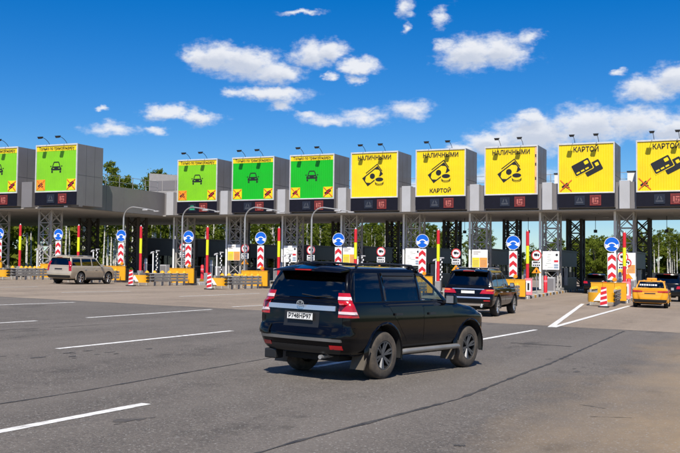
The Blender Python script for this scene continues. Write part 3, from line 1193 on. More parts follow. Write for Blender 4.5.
def guardrail(k):
    yE, yN = 57.7, 52.5
    x0 = iX(k, 55)
    t = empty('crash_guardrail', (x0, 55, gz(x0, 55) + .0))
    tag(t, 'grey double-sided guardrail with yellow nose before the ' + isl(k), 'guardrail', 'island nose guardrails')
    hw = .66
    skew = lambda y: -.078 * (y)
    tilt = lambda y: -.0038 * y
    nose_y = yN - 55
    path = []
    for y in (yE - 55, 1.4, 0, -1.2, nose_y):
        path.append((hw + skew(y), y))
    for i in range(1, 8):
        a = math.pi * i / 8
        path.append((hw * math.cos(a) + skew(nose_y), nose_y - hw * .95 * math.sin(a)))
    for y in (nose_y, -1.2, 0, 1.4, yE - 55):
        path.append((-hw + skew(y), y))
    # corrugated beams
    prof = [(.0, -.085), (.035, -.06), (.035, -.03), (.0, 0), (.035, .03), (.035, .06), (.0, .085)]

    def beam(pp, zc, material, name, s=1.0):
        m = MB()
        n = len(pp)
        rows = []
        for i, (x, y) in enumerate(pp):
            a = Vector(pp[max(0, i - 1)])
            b_ = Vector(pp[min(n - 1, i + 1)])
            d = (b_ - a).normalized()
            nrm = Vector((-d.y, d.x))
            nrm = -nrm if nrm.dot(Vector((x - skew(y), y - nose_y if y < nose_y else 0))) < 0 else nrm
            rows.append([(x + nrm.x * (o_ * s + .05), y + nrm.y * (o_ * s + .05), zc + h + tilt(y)) for o_, h in prof])
        vs = [p for r_ in rows for p in r_]
        q = len(prof)
        fs = []
        for i in range(n - 1):
            for j in range(q - 1):
                fs.append((i * q + j, i * q + j + 1, (i + 1) * q + j + 1, (i + 1) * q + j))
        m.add(vs, fs)
        o = m.build(name, material, t)
        s_ = o.modifiers.new('solid', 'SOLIDIFY')
        s_.thickness = .012
        return o
    for zc in (.36, .56, .76):
        beam(path[:5], zc, m_beam, 'beam')
        beam(path[-5:], zc, m_beam, 'beam')
    # yellow wrapped nose
    m = MB()
    npth = path[4:-4]
    vs, fs = [], []
    for x, y in npth:
        for z in (.22, .72):
            vs.append((x * 1.0 + (.05 if x > skew(y) else -.05), y - .03, z + tilt(y)))
    for i in range(len(npth) - 1):
        fs.append((2 * i, 2 * i + 1, 2 * i + 3, 2 * i + 2))
    top = [2 * i + 1 for i in range(len(npth))]
    m.add(vs, fs + [tuple(top)])
    nose = m.build('nose_cushion', m_barr, t, smooth=50)
    m = MB()
    a = skew(nose_y)
    yn = nose_y - hw * .95 - .075
    m.prism([(a - .32, .30), (a + .32, .30), (a, .72)], yn, yn + .03)
    m.build('white_marker', m_white, nose)
    for i, z in enumerate((.36, .56, .76)):
        m = MB()
        m.box(hw + skew(-2.5) + .05, hw + skew(-2.5) + .075, -2.9, -2.0, z - .06, z + .03)
        m.build('black_stripe', m_blk, nose)
    for sx in (-1, 1):
        for y in (-1.7, -.7, .3, 1.3, 2.3):
            x = sx * (hw - .02) + skew(y)
            p = MB()
            p.box(x - .05, x + .05, y - .06, y + .06, .0 + tilt(y), .88 + tilt(y))
            po = p.build('post', m_beam, t)
            if y < -1.5:
                continue
            c = MB()
            c.tube([(x, y, .87 + tilt(y)), (x, y, .93 + tilt(y)), (x, y, 1.02 + tilt(y))], [.16, .12, .03], 10)
            c.build('yellow_cap', m_barr, po, smooth=50)
    return t


for k in range(0, 8):
    guardrail(k)


def barrier_panel(k):
    y = 58.05
    x = iX(k, y)
    t = empty('barrier_panel', (x, y, gz(x, y) + .14))
    tag(t, 'plain yellow barrier panel behind the guardrail of the ' + isl(k), 'barrier', 'yellow island barrier panels')
    n = 3
    for i in range(n):
        a = -1.03 + i * 2.06 / n
        MB().box(a + .006, a + 2.06 / n - .006, -.06, .06, .0, 1.04).build('panel', m_barr, t, bevel=.012)
    MB().box(-1.05, 1.05, -.075, .075, 1.042, 1.075).build('top_rail', m_barr, t)
    for sx in (-1, 1):
        MB().box(sx * .9 - .05, sx * .9 + .05, .062, .5, 0, .9).build('stay', m_dmetal, t)


for k in range(-1, 8):
    barrier_panel(k)


def delineator(k):
    y = 51.3 if k != 7 else 50.6
    x = iX(k, y) + (.25 if k == 7 else .0)
    t = empty('delineator', (x, y, gz(x, y) + .005))
    tag(t, 'red and white striped delineator in front of the ' + isl(k), 'delineator', 'striped delineators at the island noses')
    w0, w1, h = .19, .13, 1.05
    MB().box(-.26, .26, -.2, .2, 0, .07).build('foot', m_dmetal, t)
    wid = lambda z: w0 + (w1 - w0) * z / h
    MB().prism([(-w0, .07), (w0, .07), (w1, h), (-w1, h)], -.02, .03).build('board', m_white, t)
    for i in range(4):
        z = .10 + i * .265
        zz = [z, z + .09, z + .25, z + .16]
        zz = [min(h, q) for q in zz]
        MB().prism([(-wid(zz[0]), zz[0]), (wid(zz[1]), zz[1]), (wid(zz[2]), zz[2]), (-wid(zz[3]), zz[3])], -.027, -.022).build('red_stripe', m_red, t)


for k in range(0, 8):
    delineator(k)


def arrow_sign(k):
    y = 58.7
    x = iX(k, y) + .15
    t = empty('keep_either_side_sign', (x, y, gz(x, y) + .14))
    tag(t, 'round blue two-arrow sign over red chevron board on the ' + isl(k), 'sign', 'blue arrow signs on the islands')
    MB().tube([(0, .06, 0), (0, .06, 3.75)], .04, 8).build('post', m_metal, t, smooth=50)
    zc = 3.36
    p = MB().disc(0, zc, .45, -.02, .015, 36).build('blue_disc', m_blue, t)
    MB().ring(0, zc, .425, .45, -.024, -.021, 36).build('white_rim', m_white, p)
    a = MB()
    # two arrows that part from the middle and point down left and right
    a.ring(-.0, zc - .17, .23, .30, -.029, -.0245, 20, R(20), R(160), 1.0, .95)
    for s in (-1, 1):
        hx, hz = s * .26, zc - .10
        tri = [(hx - .16, hz + .04), (hx + s * .04, hz - .17), (hx + .14, hz + .05)]
        tri = [(hx - s * .17, hz - .02), (hx + s * .10, hz - .16), (hx + s * .13, hz + .13)]
        if s > 0:
            tri = tri
        else:
            tri = tri[::-1]
        a.prism(tri, -.035, -.0295)
    a.build('white_arrows', m_white, p)
    z0, z1, w = 1.22, 2.84, .26
    b = MB().box(-w, w, -.02, .012, z0, z1).build('chevron_board', m_white, t)
    for i in range(3):
        zb = z0 + .04 + i * .53
        c = MB()
        pts = [(-w + .025, zb), (0, zb + .20), (w - .025, zb), (w - .025, zb + .24), (0, zb + .45), (-w + .025, zb + .24)]
        c.add([(q[0], -.026, q[1]) for q in pts], [(0, 1, 4, 5), (1, 2, 3, 4)])
        c.build('red_chevron', m_red, b)
    l = MB()
    l.ring(.16, z0 + .02, .0, .13, -.10, -.03, 16)
    l.disc(.16, z0 + .02, .10, -.13, -.10, 16)
    l.build('warning_lamp', m_warm, t)


for k in range(0, 8):
    arrow_sign(k)


def striped_pole(k):
    y = 60.5
    x = iX(k, y) + .78
    t = empty('height_pole', (x, y, gz(x, y) + .14))
    tag(t, 'tall pole striped red yellow red on the ' + isl(k), 'pole', 'red and yellow poles on the islands')
    for z0, z1, m, nm in ((.75, 2.08, m_red, 'red_band'), (2.082, 3.22, m_pole_y, 'yellow_band'), (3.222, 4.15, m_red, 'red_band')):
        MB().tube([(0, 0, z0), (0, 0, z1)], .105, 12).build(nm, m, t, smooth=50)
    MB().tube([(0, 0, 4.152), (0, 0, 4.26)], [.07, .03], 10).build('cap', m_metal, t, smooth=50)
    MB().box(-.18, .18, -.15, .15, 0, .75).build('base', m_metal, t, bevel=.02)


for k in range(-1, 8):
    striped_pole(k)


def truck_sil(mb, cx, cz, s, y0, y1):
    mb.box(cx - .8 * s, cx + .2 * s, y0, y1, cz - .2 * s, cz + .45 * s)
    mb.box(cx + .26 * s, cx + .75 * s, y0, y1, cz - .2 * s, cz + .25 * s)
    for q in (-.5, -.1, .5):
        mb.disc(cx + q * s, cz - .3 * s, .15 * s, y0, y1, 10)


def no_truck_sign(k):
    y = 68.0
    x = iX(k, y) + .3
    t = empty('no_lorries_sign', (x, y, gz(x, y) + .14))
    tag(t, 'round red-rimmed lorry ban sign with plates on the ' + isl(k), 'sign', 'red rimmed lorry signs on the islands')
    MB().tube([(0, .05, 0), (0, .05, 3.05)], .035, 8).build('post', m_metal, t, smooth=50)
    zc = 2.74
    d = MB().disc(0, zc, .36, -.015, .012, 28).build('white_disc', m_white, t)
    MB().ring(0, zc, .29, .36, -.022, -.016, 28).build('red_rim', m_red, d)
    s = MB()
    truck_sil(s, .02, zc + .02, .24, -.022, -.017)
    s.build('lorry_symbol', m_blk, d)
    for i, z in enumerate((2.24, 2.02)):
        p = MB().box(-.33, .33, -.015, .012, z - .10, z + .10).build('plate', m_white, t)
        s = MB()
        if i == 0:
            s.box(-.25, .1, -.021, -.016, z - .05, z + .045)
            s.box(.13, .25, -.021, -.016, z - .05, z + .02)
        else:
            for q in range(4):
                s.box(-.27 + q * .14, -.17 + q * .14, -.021, -.016, z - .05, z + .05)
        s.build('plate_symbol', m_blk, p)
    if k % 2 == 0 or k == 7 or k == 5:
        MB().prism([(-.34, 1.46), (.34, 1.46), (.04, 1.86), (-.04, 1.86)], -.02, .012).build('orange_triangle', m_warm, t)
        s = MB()
        s.prism([(-.06, 1.52), (.08, 1.52), (.05, 1.70), (-.03, 1.70)], -.027, -.022)
        s.build('triangle_symbol', m_blk, t)


for k in range(1, 8):
    no_truck_sign(k)


def info_board(k):
    x = -52.73 + SP * k + .08
    y = 78.22
    t = empty('information_board', (x, y, gz(x, y) + .16))
    tall = k == 7
    col = k in (1, 3, 5, 7)
    tag(t, ('white board with yellow and orange fields' if col else 'white board with printed map lines') + ' on the %s front lattice column' % ORD[k], 'board', 'information boards on the columns')
    z0, z1 = (1.05 if tall else 1.7), 3.22
    W = 1.36
    b = MB().box(0, W, -.03, .03, z0, z1).build('panel', m_white, t)
    if col:
        h = z0 + (z1 - z0) * .56
        lo = z0 + .55 if tall else z0 + .03
        MB().box(.03, W * .48, -.038, -.031, lo, h).build('yellow_field', mat('board_yellow', (.86, .66, .03), .5), b)
        MB().box(W * .5, W - .03, -.038, -.031, lo, h).build('orange_field', mat('board_orange', (.85, .34, .07), .5), b)
        m = MB()
        for i in range(5):
            m.box(.12, W * .42, -.043, -.039, lo + .08 + i * .12, lo + .11 + i * .12)
            m.box(W * .56, W * .9, -.043, -.039, lo + .08 + i * .12, lo + .11 + i * .12)
        for i in range(2):
            m.box(.12, W * .55 - i * .2, -.036, -.031, z1 - .22 - i * .16, z1 - .16 - i * .16)
        pr = m.build('print', mat('board_print', (.30, .24, .2), .6), b)
        pr['kind'] = 'stuff'
        if tall:
            MB().ring(W * .52, 2.42, .26, .35, -.055, -.045, 28).build('red_ring', m_red, b)
            s = MB()
            truck_sil(s, W * .52, 2.44, .24, -.055, -.045)
            s.build('lorry_symbol', m_blk, b)
            MB().prism([(W * .32, 1.15), (W * .86, 1.15), (W * .62, 1.58), (W * .56, 1.58)], -.05, -.042).build('orange_triangle', m_warm, b)
    else:
        m = MB()
        rr = random.Random(k)
        for i in range(7):
            x0 = rr.uniform(.1, .5)
            z = z0 + .2 + i * .17
            m.bar((x0, -.035, z), (x0 + rr.uniform(.2, .5), -.035, z + rr.uniform(-.08, .08)), .02, .018)
        m.build('map_lines', mat('map_print', (.45, .5, .35), .6), b)
        MB().box(W - .42, W - .08, -.04, -.031, z0 + .62, z0 + .78).build('red_patch', m_red, b)
        m = MB()
        for z in (.12, .32):
            m.box(W - .42, W - .08, -.04, -.031, z0 + z, z0 + z + .14)
        m.build('grey_patch', mat('print_blue_grey', (.25, .33, .42), .6), b)
        MB().disc(W - .2, z1 - .3, .1, -.04, -.031, 14).build('emblem', m_blk, b)


for k in range(1, 8):
    info_board(k)
t = None


def lane_post(k):
    y = 64.0
    x = iX(k, y)
    t = empty('signal_post', (x, y, gz(x, y) + .14))
    tag(t, 'pale post and notched column pair with bent heads on the ' + isl(k), 'post', 'pale notched posts on the islands')
    MB().tube([(-.25, 0, 0), (-.25, 0, 2.15)], .055, 8).build('post', m_white, t, smooth=50)
    MB().add([(-.48, -.08, 2.1), (-.18, -.08, 2.2), (-.18, .08, 2.2), (-.48, .08, 2.1), (-.44, -.06, 2.24), (-.2, -.06, 2.3), (-.2, .06, 2.3), (-.44, .06, 2.24)],
             [(3, 2, 1, 0), (4, 5, 6, 7), (0, 1, 5, 4), (1, 2, 6, 5), (2, 3, 7, 6), (3, 0, 4, 7)]).build('head', m_lgrey, t)
    MB().box(.09, .21, -.05, .05, 0, 2.3).build('column', m_blk, t)
    for i in range(9):
        z = .75 + i * .175
        s = (i % 2) * .09
        MB().prism([(.07 + s, z), (.16 + s, z + .02), (.16 + s, z + .14), (.07 + s, z + .12)], -.075, -.054).build('white_tooth', m_white, t)
    MB().box(.04, .34, -.07, .07, 2.3, 2.38).build('head', m_lgrey, t)


for k in (-1, 0, 1, 2, 3, 4, 5):
    lane_post(k)


def small_cabinet(k):
    y = 61.8
    x = iX(k, y) + .45
    t = empty('lane_bollard', (x, y, gz(x, y) + .14))
    tag(t, 'slim grey bollard with rounded top on the ' + isl(k), 'bollard', 'grey bollards on the islands')
    MB().tube([(0, 0, 0), (0, 0, 1.55), (0, 0, 1.68), (0, 0, 1.72)], [.12, .12, .09, .03], 12).build('shaft', m_metal, t, smooth=50)
    MB().tube([(0, 0, 1.30), (0, 0, 1.40)], .124, 12).build('band', m_white, t, smooth=50)
    y = 74.5
    x = iX(k, y) + .5
    t = empty('control_cabinet', (x, y, gz(x, y) + .14))
    tag(t, 'pale grey control cabinet before the booth on the ' + isl(k), 'cabinet', 'control cabinets on the islands')
    MB().box(-.35, .35, -.3, .3, 0, 1.15).build('casing', m_lgrey, t, bevel=.02)
    MB().box(-.30, .30, -.315, -.302, .12, 1.05).build('door', m_grey, t)
    y = 71.0
    x = iX(k, y) + .55
    t = empty('pink_bollard', (x, y, gz(x, y) + .14))
    tag(t, 'faded red bollard on the ' + isl(k), 'bollard', 'faded red bollards on the islands')
    MB().tube([(0, 0, 0), (0, 0, 1.2), (0, 0, 1.28)], [.14, .14, .06], 12).build('shaft', m_red, t, smooth=50)
    MB().tube([(0, 0, .8), (0, 0, .95)], .144, 12).build('band', m_pink, t, smooth=50)


for k in range(0, 8):
    small_cabinet(k)
# pink and white notice stand by the kerb of the second island from the right
for k in (6, 7):
    y = 59.8
    x = iX(k, y) + (.95 if k == 6 else .92)
    t = empty('notice_stand', (x, y, gz(x, y) + .14))
    tag(t, 'faded pink and white notice stand beside the panel of the ' + isl(k), 'stand')
    MB().box(-.24, .24, -.02, .02, .1, 1.15).build('board', m_pink, t)
    MB().box(-.15, .15, -.03, -.022, .3, 1.0).build('white_field', m_white, t)
    MB().box(-.06, .06, -.038, -.031, .4, .85).build('figure', m_blk, t)
    for s in (-.2, .2):
        MB().box(s - .02, s + .02, .022, .06, 0, 1.1).build('leg', m_metal, t)


def booth(k):
    y = 80.7
    x = iX(k, 83.3)
    t = empty('toll_booth', (x, y, gz(x, y) + .15))
    tag(t, 'dark toll booth under the canopy on the ' + isl(k), 'booth', 'toll booths on the islands')
    w, L_, h = .82, 7.2, 2.95
    MB().box(-w, w, 0, L_, 0, 1.0).build('lower_wall', m_booth, t)
    MB().box(-w + .03, w - .03, .03, L_ - .03, 1.002, 1.06).build('sill', m_metal, t)
    # mullions and window band
    n = 4
    for i in range(n + 1):
        yy = .05 + (L_ - .1) * i / n
        for s in (-1, 1):
            MB().box(s * (w - .05) - .04, s * (w - .05) + .04, yy - .05, yy + .05, 1.062, 2.0).build('mullion', m_booth, t)
    for i in range(n):
        a, b_ = .1 + (L_ - .1) * i / n, (L_ - .1) * (i + 1) / n
        for s in (-1, 1):
            MB().box(s * (w - .06) - .008, s * (w - .06) + .008, a, b_, 1.065, 1.995).build('window', m_pane, t)
    MB().box(-w + .1, w - .1, .04, .06, 1.065, 1.995).build('window', m_pane, t)
    MB().box(-w + .1, w - .1, L_ - .06, L_ - .04, 1.065, 1.995).build('window', m_pane, t)
    # inside: counter and chair back, so the windows show depth
    MB().box(-w + .15, w - .15, 1.6, 2.2, 1.062, 1.35).build('counter', m_booth_g, t)
    MB().box(-.25, .25, 3.0, 3.12, 1.062, 1.7).build('seat_back', m_booth, t)
    MB().box(-w, w, 0, L_, 2.0, 3.3 + (.4 if k < 1 else 0)).build('upper_wall', m_booth_g if k >= 4 else m_booth, t)  # right booths paler: skylight there and shade at left put into the colour
    MB().box(-w - .12, w + .12, -.15, L_ + .15, 3.302 + (.4 if k < 1 else 0), 3.4 + (.4 if k < 1 else 0)).build('roof', m_booth_g, t)
    # lane-side screen panel and ticket machine
    MB().box(w + .002, w + .25, 1.2, 1.7, .4, 1.9).build('ticket_machine', m_metal, t)
    return t


for k in range(-1, 8):
    booth(k)

# black pendant devices that hang over the lanes
for k in range(2, 9):
    x = iX(k, 86) - SP / 2
    if k == 8:
        x = iX(7, 86) + SP / 2
    t = empty('hanging_sensor', (x, 86, ZS - .08))
    tag(t, 'black device on a thin rod hanging over the lane, %s from the right' % ORD[8 - k], 'sensor', 'hanging devices under the canopy')
    MB().tube([(0, 0, 0), (0, 0, -1.15)], .025, 6).build('rod', m_dmetal, t)
    MB().box(-.14, .14, -.14, .14, -1.42, -1.15).build('device', m_dmetal, t, bevel=.03)


def lamp_post(k, grp=True):
    y = 67.0
    x = -50.4 + SP * k
    t = empty('gooseneck_lamp', (x, y, gz(x, y) + .14))
    tag(t, 'grey gooseneck lamp post bending over the lane, %s from the left' % ORD[k], 'lamp post', 'gooseneck lamp posts')
    pts = [(0, 0, 0), (0, 0, 5.1)]
    for i in range(1, 8):
        a = math.pi / 2 * i / 7
        pts.append((1.0 - 1.0 * math.cos(a), 0, 5.1 + .95 * math.sin(a)))
    pts += [(2.0, 0, 5.92), (3.2, 0, 5.72)]
    MB().tube(pts, [.075] * 2 + [.055] * 7 + [.045, .04], 10).build('post', m_metal, t, smooth=50)
    MB().box(2.0, 2.5, -.14, .14, 5.72, 5.84).build('lamp_head', m_lgrey, t, bevel=.04)
    MB().box(3.15, 3.6, -.12, .12, 5.60, 5.70).build('lamp_head', m_lgrey, t, bevel=.04)


for k in range(4):
    lamp_post(k)

# left edge: the guardrail of the outermost island, seen side on
def left_rail():
    x = iX(-1, 55)
    guardrail(-1)


left_rail()
delineator(-1)
arrow_sign(-1)

# ------------------------------------------------------------------ vehicles
def cr(p0, p1, p2, p3, t):
    return .5 * ((2 * p1) + (p2 - p0) * t + (2 * p0 - 5 * p1 + 4 * p2 - p3) * t * t + (3 * p1 - p0 - 3 * p2 + p3) * t ** 3)


def crv(pts, u):
    n = len(pts) - 1
    i = min(int(u), n - 1)
    t = u - i
    g = lambda j: pts[j] if 0 <= j <= n else (pts[0] * 2 - pts[1] if j < 0 else pts[n] * 2 - pts[n - 1])
    return cr(g(i - 1), g(i), g(i + 1), g(i + 2), t)


def ring(xr, xf, hw, z, rc=.25, fc=.35, br=.05, bf=.16, side=None, tap=0):
    """half outline seen from above, rear centre to front centre, 13 knots"""
    a, b = xr + br, xf - bf
    s0, s1 = a + rc, b - fc
    sd = side or [s0 + (s1 - s0) * q for q in (.25, .5, .75)]
    hf = hw - tap
    P = [(xr, 0), (xr + br * .22, hw * .5), (a, hw - rc), (a + .27 * rc, hw - .27 * rc), (s0, hw)] + [(x, hw) for x in sd] + \
        [(s1, hf), (b - .27 * fc, hf - .27 * fc), (b, hf - fc), (xf - bf * .22, hf * .5), (xf, 0)]
    zf = z if callable(z) else (lambda x: z)
    return [Vector((x, y, zf(x))) for x, y in P]


class Shell:
    def __init__(self, rows):
        self.rows = rows

    def at(self, u, v):
        col = [crv(r, u) for r in self.rows]
        p = crv(col, v)
        p.y = max(p.y, 0)
        return p

    def grid(self, us, vs):
        return [[self.at(u, v) for u in us] for v in vs]


def shell_mesh(sh, us, vs, skip=None, close_bottom=False):
    """both halves; skip(u, v) removes cells"""
    g = sh.grid(us, vs)
    V, F, G = [], [], []
    nu = len(us)
    for s in (1, -1):
        base = len(V)
        for row in g:
            for p in row:
                V.append((p.x, p.y * s, p.z))
        for j in range(len(vs) - 1):
            for i in range(nu - 1):
                uc, vc = (us[i] + us[i + 1]) / 2, (vs[j] + vs[j + 1]) / 2
                q = [base + j * nu + i, base + j * nu + i + 1, base + (j + 1) * nu + i + 1, base + (j + 1) * nu + i]
                if s > 0:
                    q = q[::-1]
                nm = skip(uc, vc) if skip else None
                if nm:
                    G.append((nm, s, tuple(q)))
                else:
                    F.append(tuple(q))
        if close_bottom:
            # underside: fan each rear/front pair across to the centre line
            ids = [base + i for i in range(nu)]
            cb = len(V)
            for i in range(nu):
                p = g[0][i]
                V.append((p.x, 0, p.z))
            for i in range(nu - 1):
                q = (ids[i], ids[i + 1], cb + i + 1, cb + i)
                F.append(q if s > 0 else q[::-1])
    return V, F, G


def to_mesh(name, V, F, smooth=35, weld=True):
    bm = bmesh.new()
    vs = [bm.verts.new(v) for v in V]
    for f in F:
        try:
            bm.faces.new([vs[i] for i in f])
        except ValueError:
            pass
    if weld:
        bmesh.ops.remove_doubles(bm, verts=bm.verts, dist=1e-4)
    bmesh.ops.dissolve_degenerate(bm, dist=1e-5, edges=bm.edges)
    loose = [v for v in bm.verts if not v.link_faces]
    bmesh.ops.delete(bm, geom=loose, context='VERTS')
    bmesh.ops.recalc_face_normals(bm, faces=bm.faces)
    me = bpy.data.meshes.new(name)
    bm.to_mesh(me)
    bm.free()
    me.polygons.foreach_set('use_smooth', [True] * len(me.polygons))
    me.set_sharp_from_angle(angle=R(smooth))
    return me


def cut(me, cutters, name):
    o = bpy.data.objects.new('t', me)
    COL.objects.link(o)
    for i, c in enumerate(cutters):
        co = bpy.data.objects.new('c', c)
        COL.objects.link(co)
        b = o.modifiers.new('b%d' % i, 'BOOLEAN')
        b.operation = 'DIFFERENCE'
        b.solver = 'EXACT'
        b.object = co
        co['tmp'] = 1
    dg = bpy.context.evaluated_depsgraph_get()
    out = bpy.data.meshes.new_from_object(o.evaluated_get(dg))
    for q in [x for x in COL.objects if x.get('tmp')]:
        bpy.data.objects.remove(q)
    bpy.data.objects.remove(o)
    out.name = name
    out.polygons.foreach_set('use_smooth', [True] * len(out.polygons))
    out.set_sharp_from_angle(angle=R(32))
    return out


def cyl_mesh(x, y0, y1, z, r, n=40):
    m = MB()
    m.tube([(x, y0, z), (x, y1, z)], r, n)
    me = m.mesh('c')
    bm = bmesh.new()
    bm.from_mesh(me)
    bmesh.ops.recalc_face_normals(bm, faces=bm.faces)
    bm.to_mesh(me)
    bm.free()
    return me


def cast_patch(bvh, corners, d, off=.006, n=6, m=6, depth=.02, mid=None):
    """a thin shell laid on the body: a bilinear grid of points cast along d"""
    d = Vector(d).normalized()
    c = [Vector(q) for q in corners]
    V, ok = [], []
    for j in range(m + 1):
        for i in range(n + 1):
            u, v = i / n, j / m
            p = c[0] * (1 - u) * (1 - v) + c[1] * u * (1 - v) + c[2] * u * v + c[3] * (1 - u) * v
            h, nn, _, _ = bvh.ray_cast(p - d * 1.5, d, 4)
            if h is None:
                V.append(p)
                continue
            if nn.dot(d) > 0:
                nn = -nn
            V.append(h + nn * off)
    F = []
    w = n + 1
    for j in range(m):
        for i in range(n):
            F.append((j * w + i, j * w + i + 1, (j + 1) * w + i + 1, (j + 1) * w + i))
    edge = [i for i in range(w)] + [j * w + n for j in range(1, m + 1)] + [m * w + i for i in range(n - 1, -1, -1)] + [j * w for j in range(m - 1, 0, -1)]
    b = len(V)
    for e in edge:
        V.append(V[e] + d * depth)
    k = len(edge)
    for i in range(k):
        F.append((edge[i], edge[(i + 1) % k], b + (i + 1) % k, b + i))
    return V, F


m_tyre = mat('dusty_tyre', (.06, .05, .04), .9, var=.3, scale=6, dirt=(.17, .13, .095), dirt_amt=.7, dscale=3)
m_tyre_c = mat('clean_tyre', (.022, .021, .02), .8, var=.2)
m_rim_s = mat('silver_rim', (.62, .62, .63), .25, .9, var=.08)
m_rim_d = mat('dark_rim', (.03, .03, .032), .35, .6, var=.1)
m_rim_m = mat('smoked_rim', (.13, .13, .135), .42, .7, var=.15)
m_well = mat('wheel_well', (.012, .012, .012), .9)
m_trim = mat('black_trim', (.014, .014, .015), .45, var=.1)
m_chrome = mat('chrome', (.72, .72, .72), .25, .8, var=.03)
m_tail = mat('red_lens', (.42, .006, .012), .15, var=.15, coat=.6)
m_tail_w = mat('clear_lens', (.70, .56, .56), .12, coat=1, var=.1)
m_amber = mat('amber_lens', (.85, .2, .03), .15, coat=1)
m_plate = mat('plate_white', (.75, .75, .72), .45, var=.04)
m_seat = mat('seat_fabric', (.03, .03, .032), .8)
g_dark = glass('privacy_glass', (.012, .013, .014), .075)
g_clear = glass('door_glass', (.62, .72, .68), .06)
g_mid = glass('tinted_glass', (.10, .12, .13), .06)


def wheel(parent, x, y, z, r, w, side, tyre, rim, spokes=6, rr=.62):
    """axis along y; side = +1 left, -1 right"""
    prof = [(rr * r, -.42), (rr * r + .012, -.5), (.86 * r, -.5), (.955 * r, -.44), (r, -.33), (r, .33), (.955 * r, .44), (.86 * r, .5), (rr * r + .012, .5), (rr * r, .42)]
    V, F = [], []
    n = 40
    for i in range(n):
        a = 2 * math.pi * i / n
        for q, h in prof:
            V.append((q * math.cos(a), h * w, q * math.sin(a)))
    m = len(prof)
    for i in range(n):
        for j in range(m - 1):
            k = (i + 1) % n
            F.append((i * m + j, i * m + j + 1, k * m + j + 1, k * m + j))
    ty = obj('wheel', to_mesh('wheel', V, F, 40), tyre, parent)
    ty.location = (x, y, z)
    mb = MB()
    yo = side * w * .46
    # barrel
    br = rr * r
    V, F = [], []
    for i in range(n):
        a = 2 * math.pi * i / n
        for q, h in ((br * 1.01, yo), (br * .93, yo - side * .006), (br * .90, yo - side * .05), (br * .86, -side * w * .3), (.01, -side * w * .28)):
            V.append((q * math.cos(a), h, q * math.sin(a)))
    for i in range(n):
        for j in range(4):
            k = (i + 1) % n
            F.append((i * 5 + j, i * 5 + j + 1, k * 5 + j + 1, k * 5 + j))
    obj('rim', to_mesh('rim', V, F, 40), m_rim_d, ty)
    lip = MB()
    ys = (yo - .004, yo + .006)
    lip.ring(0, 0, br * .93, br * 1.015, min(ys), max(ys), n)
    lip.build('rim_lip', rim, ty)
    for k in range(spokes):
        a = 2 * math.pi * k / spokes + .3
        sp = MB()
        for da in (-.14, .14):
            ca, sa = math.cos(a + da), math.sin(a + da)
            ci, si = math.cos(a + da * .35), math.sin(a + da * .35)
            p0 = Vector((br * .10 * ci, yo - side * .045, br * .10 * si))
            p1 = Vector((br * .97 * ca, yo - side * .012, br * .97 * sa))
            sp.bar(p0, p1, .034 * r / .38, .03)
        sp.build('spoke', rim, ty)
    hb = MB()
    hy = (yo - side * .06, yo - side * .02)
    hb.ring(0, 0, 0.001, br * .17, min(hy), max(hy), 16)
    hb.build('hub_cap', rim, ty)
    return ty


def label_plate(parent, x, z, text, bvh=None, w=.52, h=.112):
    p = empty('x')
    bpy.data.objects.remove(p)
    o = MB().box(x - .014, x, -w / 2, w / 2, z - h / 2, z + h / 2).build('number_plate', m_plate, parent, bevel=.003)
    b = MB()
    for a in ((-w / 2 + .006, w / 2 - .006, h / 2 - .008, h / 2 - .003), (-w / 2 + .006, w / 2 - .006, -h / 2 + .003, -h / 2 + .008)):
        b.box(x - .0165, x - .0145, a[0], a[1], z + a[2], z + a[3])
    b.build('plate_border', m_blk, o)
    if text:
        me = textmesh(text, .098, .001, bold=.002)
        t = obj('lettering', me, m_blk, o)
        wd = max(v.co.x for v in me.vertices) - min(v.co.x for v in me.vertices)
        t.rotation_euler = (0, 0, -math.pi / 2)
        t.scale.x = w * .9 / wd
        t.location = (x - .0165, 0, z)
    return o


def seats(parent, xs, zf, zt, hw):
    for x in xs:
        for y in (-hw, hw):
            m = MB()
            m.add([(x - .10, y - .24, zf), (x + .06, y - .24, zf), (x + .06, y + .24, zf), (x - .10, y + .24, zf),
                   (x - .22, y - .2, zt - .2), (x - .10, y - .2, zt - .2), (x - .10, y + .2, zt - .2), (x - .22, y + .2, zt - .2)],
                  [(3, 2, 1, 0), (4, 5, 6, 7), (0, 1, 5, 4), (1, 2, 6, 5), (2, 3, 7, 6), (3, 0, 4, 7)])
            s = m.build('seat', m_seat, parent, bevel=.04)
            MB().box(x - .25, x - .14, y - .13, y + .13, zt - .17, zt + .02).build('headrest', m_seat, s, bevel=.04)


